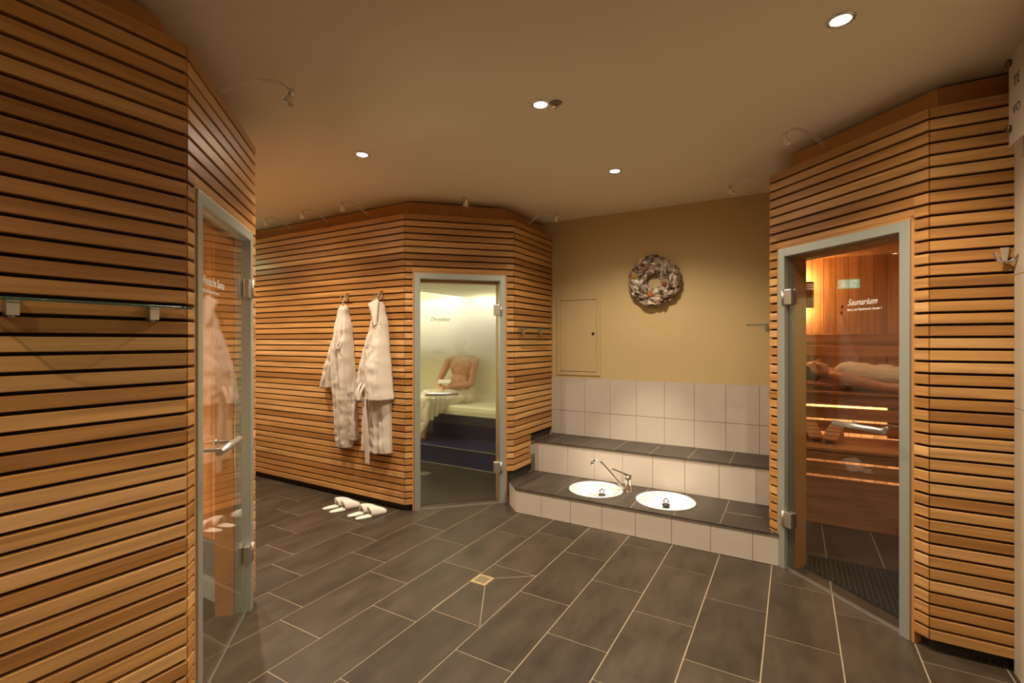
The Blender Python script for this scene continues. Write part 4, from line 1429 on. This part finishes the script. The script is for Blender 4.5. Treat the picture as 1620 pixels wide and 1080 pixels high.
def hand_shapes(w, d, palm_n, thumb_side, curl=.35, spread=1.0):
    """w wrist, d pointing direction, palm_n out of the palm, thumb_side = +-1"""
    w = Vector(w); d = Vector(d).normalized(); n_ = Vector(palm_n); n_ = (n_ - d * n_.dot(d)).normalized(); s = d.cross(n_) * thumb_side
    S = [('cap', w, .026, w + d * .045, .026)]
    for k, off in enumerate((.030, .010, -.010, -.029)):
        S.append(('cap', w + d * .02 + s * off * .55, .016, w + d * .088 + s * off, .0135))
        ln = (.072, .082, .076, .058)[k]
        p = w + d * .088 + s * off
        dirv = d.copy(); cr = curl * (1 + .12 * k)
        rad = .0092
        for j, fr in enumerate((.45, .32, .25)):
            ang_ = cr * (.6 + j * .6)
            dv = (d * math.cos(ang_) + n_ * math.sin(ang_) + s * off * 1.2 * spread).normalized()
            q = p + dv * ln * fr
            S.append(('cap', p, rad, q, rad - .0009)); p = q; rad -= .0008
    p = w + d * .022 + s * .026; q = p + (d * .55 + s * .8 + n_ * .25).normalized() * .042; r_ = q + (d * .9 + s * .3 + n_ * .3).normalized() * .034
    S.append(('cap', p, .015, q, .0115)); S.append(('cap', q, .0112, r_, .0088))
    return S

# ---- seated bather in the steam room
F3 = Vector
def seated():
    S = []
    up = F3((0, .04, 1)).normalized(); sd = F3((.94, .34, 0)).normalized(); f = up.cross(sd) * -1
    if f.y > 0: f = -f
    ax = (sd, f, up)
    hip = F3((-3.965, 5.36, .775)); chest = F3((-3.955, 5.405, 1.125)); neck = F3((-3.955, 5.40, 1.315)); head = F3((-3.965, 5.365, 1.47))
    S += [('ell', hip, ax, (.165, .115, .12)), ('ell', hip + up * .14 + f * .012, ax, (.158, .108, .16)), ('ell', hip + up * .12 + f * .05, ax, (.10, .07, .09)),
          ('ell', chest, ax, (.165, .105, .16)), ('ell', chest + up * .08, ax, (.175, .09, .10))]
    for s in (-1, 1):
        S.append(('ell', chest + sd * s * .068 + f * .058 + up * .045, ax, (.095, .038, .075)))
        S.append(('cap', neck - up * .02 + sd * s * .03, .048, chest + sd * s * .16 + up * .135, .046))
    S += [('cap', chest + up * .12, .062, head - up * .03, .056)]
    S += head_shapes(head, f + F3((-.3, 0, -.12)), up)
    shR = chest + sd * -.185 + up * .12; shL = chest + sd * .185 + up * .12
    elR = F3((-4.245, 5.27, .955)); elL = F3((-3.775, 5.36, .925))
    wrR = F3((-4.12, 5.115, .895)); wrL = F3((-3.985, 5.135, .885))
    for sh, el, wr_ in ((shR, elR, wrR), (shL, elL, wrL)):
        mid = sh.lerp(el, .45)
        S += [('cap', sh, .056, mid, .049), ('cap', mid, .049, el, .040), ('cap', el, .040, el.lerp(wr_, .35), .041), ('cap', el.lerp(wr_, .35), .041, wr_, .027)]
    S += hand_shapes(wrR, F3((.55, -.55, -.15)), F3((.3, .2, -1)), 1, .5)
    S += hand_shapes(wrL, F3((-.85, -.35, -.1)), F3((0, .3, -1)), -1, .5)
    kn = [F3((-4.275, 5.02, .775)), F3((-4.115, 4.90, .775))]
    hp = [hip + sd * -.09, hip + sd * .09]
    ft = [F3((-4.33, 4.98, .265)), F3((-4.17, 4.84, .265))]
    for h_, k_, a_ in zip(hp, kn, ft):
        S += [('cap', h_, .088, h_.lerp(k_, .5), .078), ('cap', h_.lerp(k_, .5), .078, k_, .056), ('cap', k_, .056, k_.lerp(a_, .35), .056), ('cap', k_.lerp(a_, .35), .056, a_, .036)]
        S += [('cap', a_ + F3((0, .02, -.012)), .032, a_ + F3((-.06, -.12, -.024)), .022)]
        for t_ in range(5):
            S.append(('cap', a_ + F3((-.06 + (t_ - 2) * .014, -.115, -.026)), .011, a_ + F3((-.075 + (t_ - 2) * .017, -.165 + abs(t_ - 1) * .009, -.031)), .0085))
    root = thing('person', 'bare chested man sitting in the steam room, white towel over his legs', 'person', (0, 0, 0))
    blob('body', S, .0062, SKIN, root, 5)
    hd = head_shapes(head, f + F3((-.3, 0, -.12)), up)
    ff, uu, ss = ortho(f + F3((-.3, 0, -.12)), up)
    blob('hair', [('ell', head + uu * .062 - ff * .030, (ss, ff, uu), (.080, .088, .072)), ('ell', head + uu * .02 - ff * .055, (ss, ff, uu), (.078, .060, .075))], .007, HAIR, root, 2, .003, 60)
    T = []
    for h_, k_ in zip(hp, kn):
        T += [('cap', h_ + F3((0, 0, -.005)), .108, h_.lerp(k_, .5) + F3((0, 0, .004)), .096), ('cap', h_.lerp(k_, .5), .096, k_, .078)]
    T += [('cap', hip + F3((0, 0, -.02)), .15, hip + F3((0, 0, .02)), .15), ('cap', hip + sd * .12 + F3((0, 0, -.03)), .10, hip + sd * .10, .10),
          ('cap', hp[0].lerp(kn[0], .6), .085, hp[1].lerp(kn[1], .6), .085), ('cap', kn[0], .076, kn[1], .076)]
    # the towel falls in front of the shins
    line = [kn[0] + F3((-.07, -.02, -.01)), kn[0] + F3((-.05, -.075, -.01)), kn[1] + F3((-.05, -.075, -.015)), kn[1] + F3((.05, -.06, -.02)), kn[1].lerp(hp[1], .45) + F3((.07, -.05, -.03)), kn[1].lerp(hp[1], .8) + F3((.09, -.05, -.03))]
    for (a_, da), (b_, db) in zip(list(zip(line, (.60, .60, .46, .30, .13, .04)))[:-1], list(zip(line, (.60, .60, .46, .30, .13, .04)))[1:]):
        for q in range(5):
            t_ = q / 4
            top = a_.lerp(b_, t_); dd = da + (db - da) * t_
            T.append(('cap', top, .036, top + F3((-.02, -.015, -dd)), .026))
    blob('towel', T, .011, TOWEL, root, 4, .010, 11, 2.0)
    return root
seated()
bk = thing('booklet', 'small white booklet resting in the hands of the sitting bather', 'booklet', (-4.035, 5.115, .962), math.radians(28))
mb = MB(); mb.box(-.085, .085, -.045, .055, -.006, .006, .002)
o = mb.build('pages', PAPER, bk); o.rotation_euler = (math.radians(24), 0, 0)

# ---- lying bather in the sauna, head to the left, on the upper bench (z 1.03)
def lying():
    S = []
    Z0 = 1.03
    V0 = 5.66
    up = F3((-1, 0, 0.0)); f = F3((0, 0, 1)); sd = F3((0, 1, 0))       # up = towards the crown
    head = F3((.175, V0, Z0 + .185)); neck = F3((.31, V0, Z0 + .14)); chest = F3((.50, V0, Z0 + .135)); hip = F3((.92, V0, Z0 + .115))
    tilt_up = F3((-1, 0, .22)).normalized(); tilt_f = F3((.22, 0, 1)).normalized()
    ax = (sd, f, up)
    S += [('ell', chest, ax, (.165, .112, .17)), ('ell', chest - up * .17, ax, (.15, .105, .16)), ('ell', hip, ax, (.165, .108, .13)), ('ell', chest + up * .09, ax, (.172, .088, .10))]
    for s in (-1, 1):
        S.append(('ell', chest + sd * s * .070 + f * .062 + up * .03, ax, (.085, .036, .075)))
        S.append(('cap', neck + sd * s * .025, .046, chest + sd * s * .165 + up * .12, .046))
    S += [('cap', chest + up * .12 + f * .01, .060, head - up * .03 - f * .012, .055)]
    S += head_shapes(head, tilt_f, tilt_up)
    shN = chest - sd * .195 + up * .11 - f * .01; shF = chest + sd * .195 + up * .11 - f * .01
    elN = F3((.70, V0 - .245, Z0 + .06)); wrN = F3((.965, V0 - .235, Z0 + .045))
    elF = F3((.70, V0 + .20, Z0 + .10)); wrF = F3((.87, V0 + .02, Z0 + .225))
    for sh, el, wr_ in ((shN, elN, wrN), (shF, elF, wrF)):
        mid = sh.lerp(el, .45)
        S += [('cap', sh, .056, mid, .050), ('cap', mid, .050, el, .042), ('cap', el, .042, el.lerp(wr_, .35), .042), ('cap', el.lerp(wr_, .35), .042, wr_, .028)]
    S += hand_shapes(wrN, F3((1, .03, -.06)), F3((0, 0.1, -1)), -1, .25)
    S += hand_shapes(wrF, F3((.55, -.8, .10)), F3((.1, .1, -1)), 1, .35)
    for s in (-1, 1):
        h_ = hip + sd * s * .09 - up * .03; k_ = F3((1.36, V0 + s * .10, Z0 + .10)); a_ = F3((1.77, V0 + s * .11, Z0 + .065))
        S += [('cap', h_, .090, h_.lerp(k_, .5), .078), ('cap', h_.lerp(k_, .5), .078, k_, .058), ('cap', k_, .058, k_.lerp(a_, .35), .058), ('cap', k_.lerp(a_, .35), .058, a_, .038)]
        S += [('cap', a_ + F3((.03, 0, -.02)), .034, a_ + F3((.07, s * .03, .12)), .024)]
        for t_ in range(5):
            S.append(('cap', a_ + F3((.07, s * .03 + (t_ - 2) * .014, .11)), .011, a_ + F3((.085, s * .034 + (t_ - 2) * .017, .165)), .0085))
    root = thing('person', 'man lying on his back on the upper sauna bench, wrapped in a towel', 'person', (0, 0, 0))
    blob('body', S, .0062, SKIN, root, 5)
    ff, uu, ss = ortho(tilt_f, tilt_up)
    blob('hair', [('ell', head + uu * .055 - ff * .028, (ss, ff, uu), (.080, .090, .072)), ('ell', head + uu * .01 - ff * .058, (ss, ff, uu), (.079, .052, .080))], .007, HAIR, root, 2, .003, 60)
    T = [('ell', chest + up * .03 + f * .010, ax, (.174, .138, .15)), ('cap', chest + up * .075 + sd * .07 + f * .040, .090, chest - up * .1 + sd * .08 + f * .03, .088), ('cap', chest + up * .075 - sd * .07 + f * .040, .090, chest - up * .1 - sd * .08 + f * .03, .088), ('ell', chest - up * .06 + f * .004, ax, (.178, .130, .17)), ('ell', chest - up * .22 + f * .006, ax, (.172, .122, .17)), ('ell', hip + f * .004, ax, (.182, .122, .16)),
         ('cap', chest - up * .02 + sd * .02, .118, hip - up * .20, .118), ('cap', hip + sd * .08, .104, F3((1.30, V0 + .09, Z0 + .105)), .082), ('cap', hip - sd * .08, .104, F3((1.30, V0 - .09, Z0 + .105)), .082),
         ('cap', hip - up * .1, .115, F3((1.28, V0, Z0 + .10)), .085),
         ('cap', chest - up * .05 - sd * .10 + f * .02, .085, hip - sd * .11 + f * .01, .085)]
    blob('towel', T, .011, TOWEL, root, 4, .009, 13, 5.0)
    return root
lying()
pl = thing('headrest', 'slatted wooden headrest with a cloth under the lying bather\'s head', 'headrest', (.17, 5.66, 1.031))
mb = MB()
for k in range(5):
    mb.box(-.13 + k * .066, -.07 + k * .066, -.17, .17, .062 - k * .010, .077 - k * .010, .004)
mb.build('slat', BENCHWOOD, pl)
mb = MB()
for yy in (-.14, .12):
    mb.hull([(-.13, yy, 0), (.19, yy, 0), (-.13, yy + .02, 0), (.19, yy + .02, 0), (-.13, yy, .062), (.19, yy, .022), (-.13, yy + .02, .062), (.19, yy + .02, .022)])
mb.build('side_cheek', BENCHWOOD, pl)
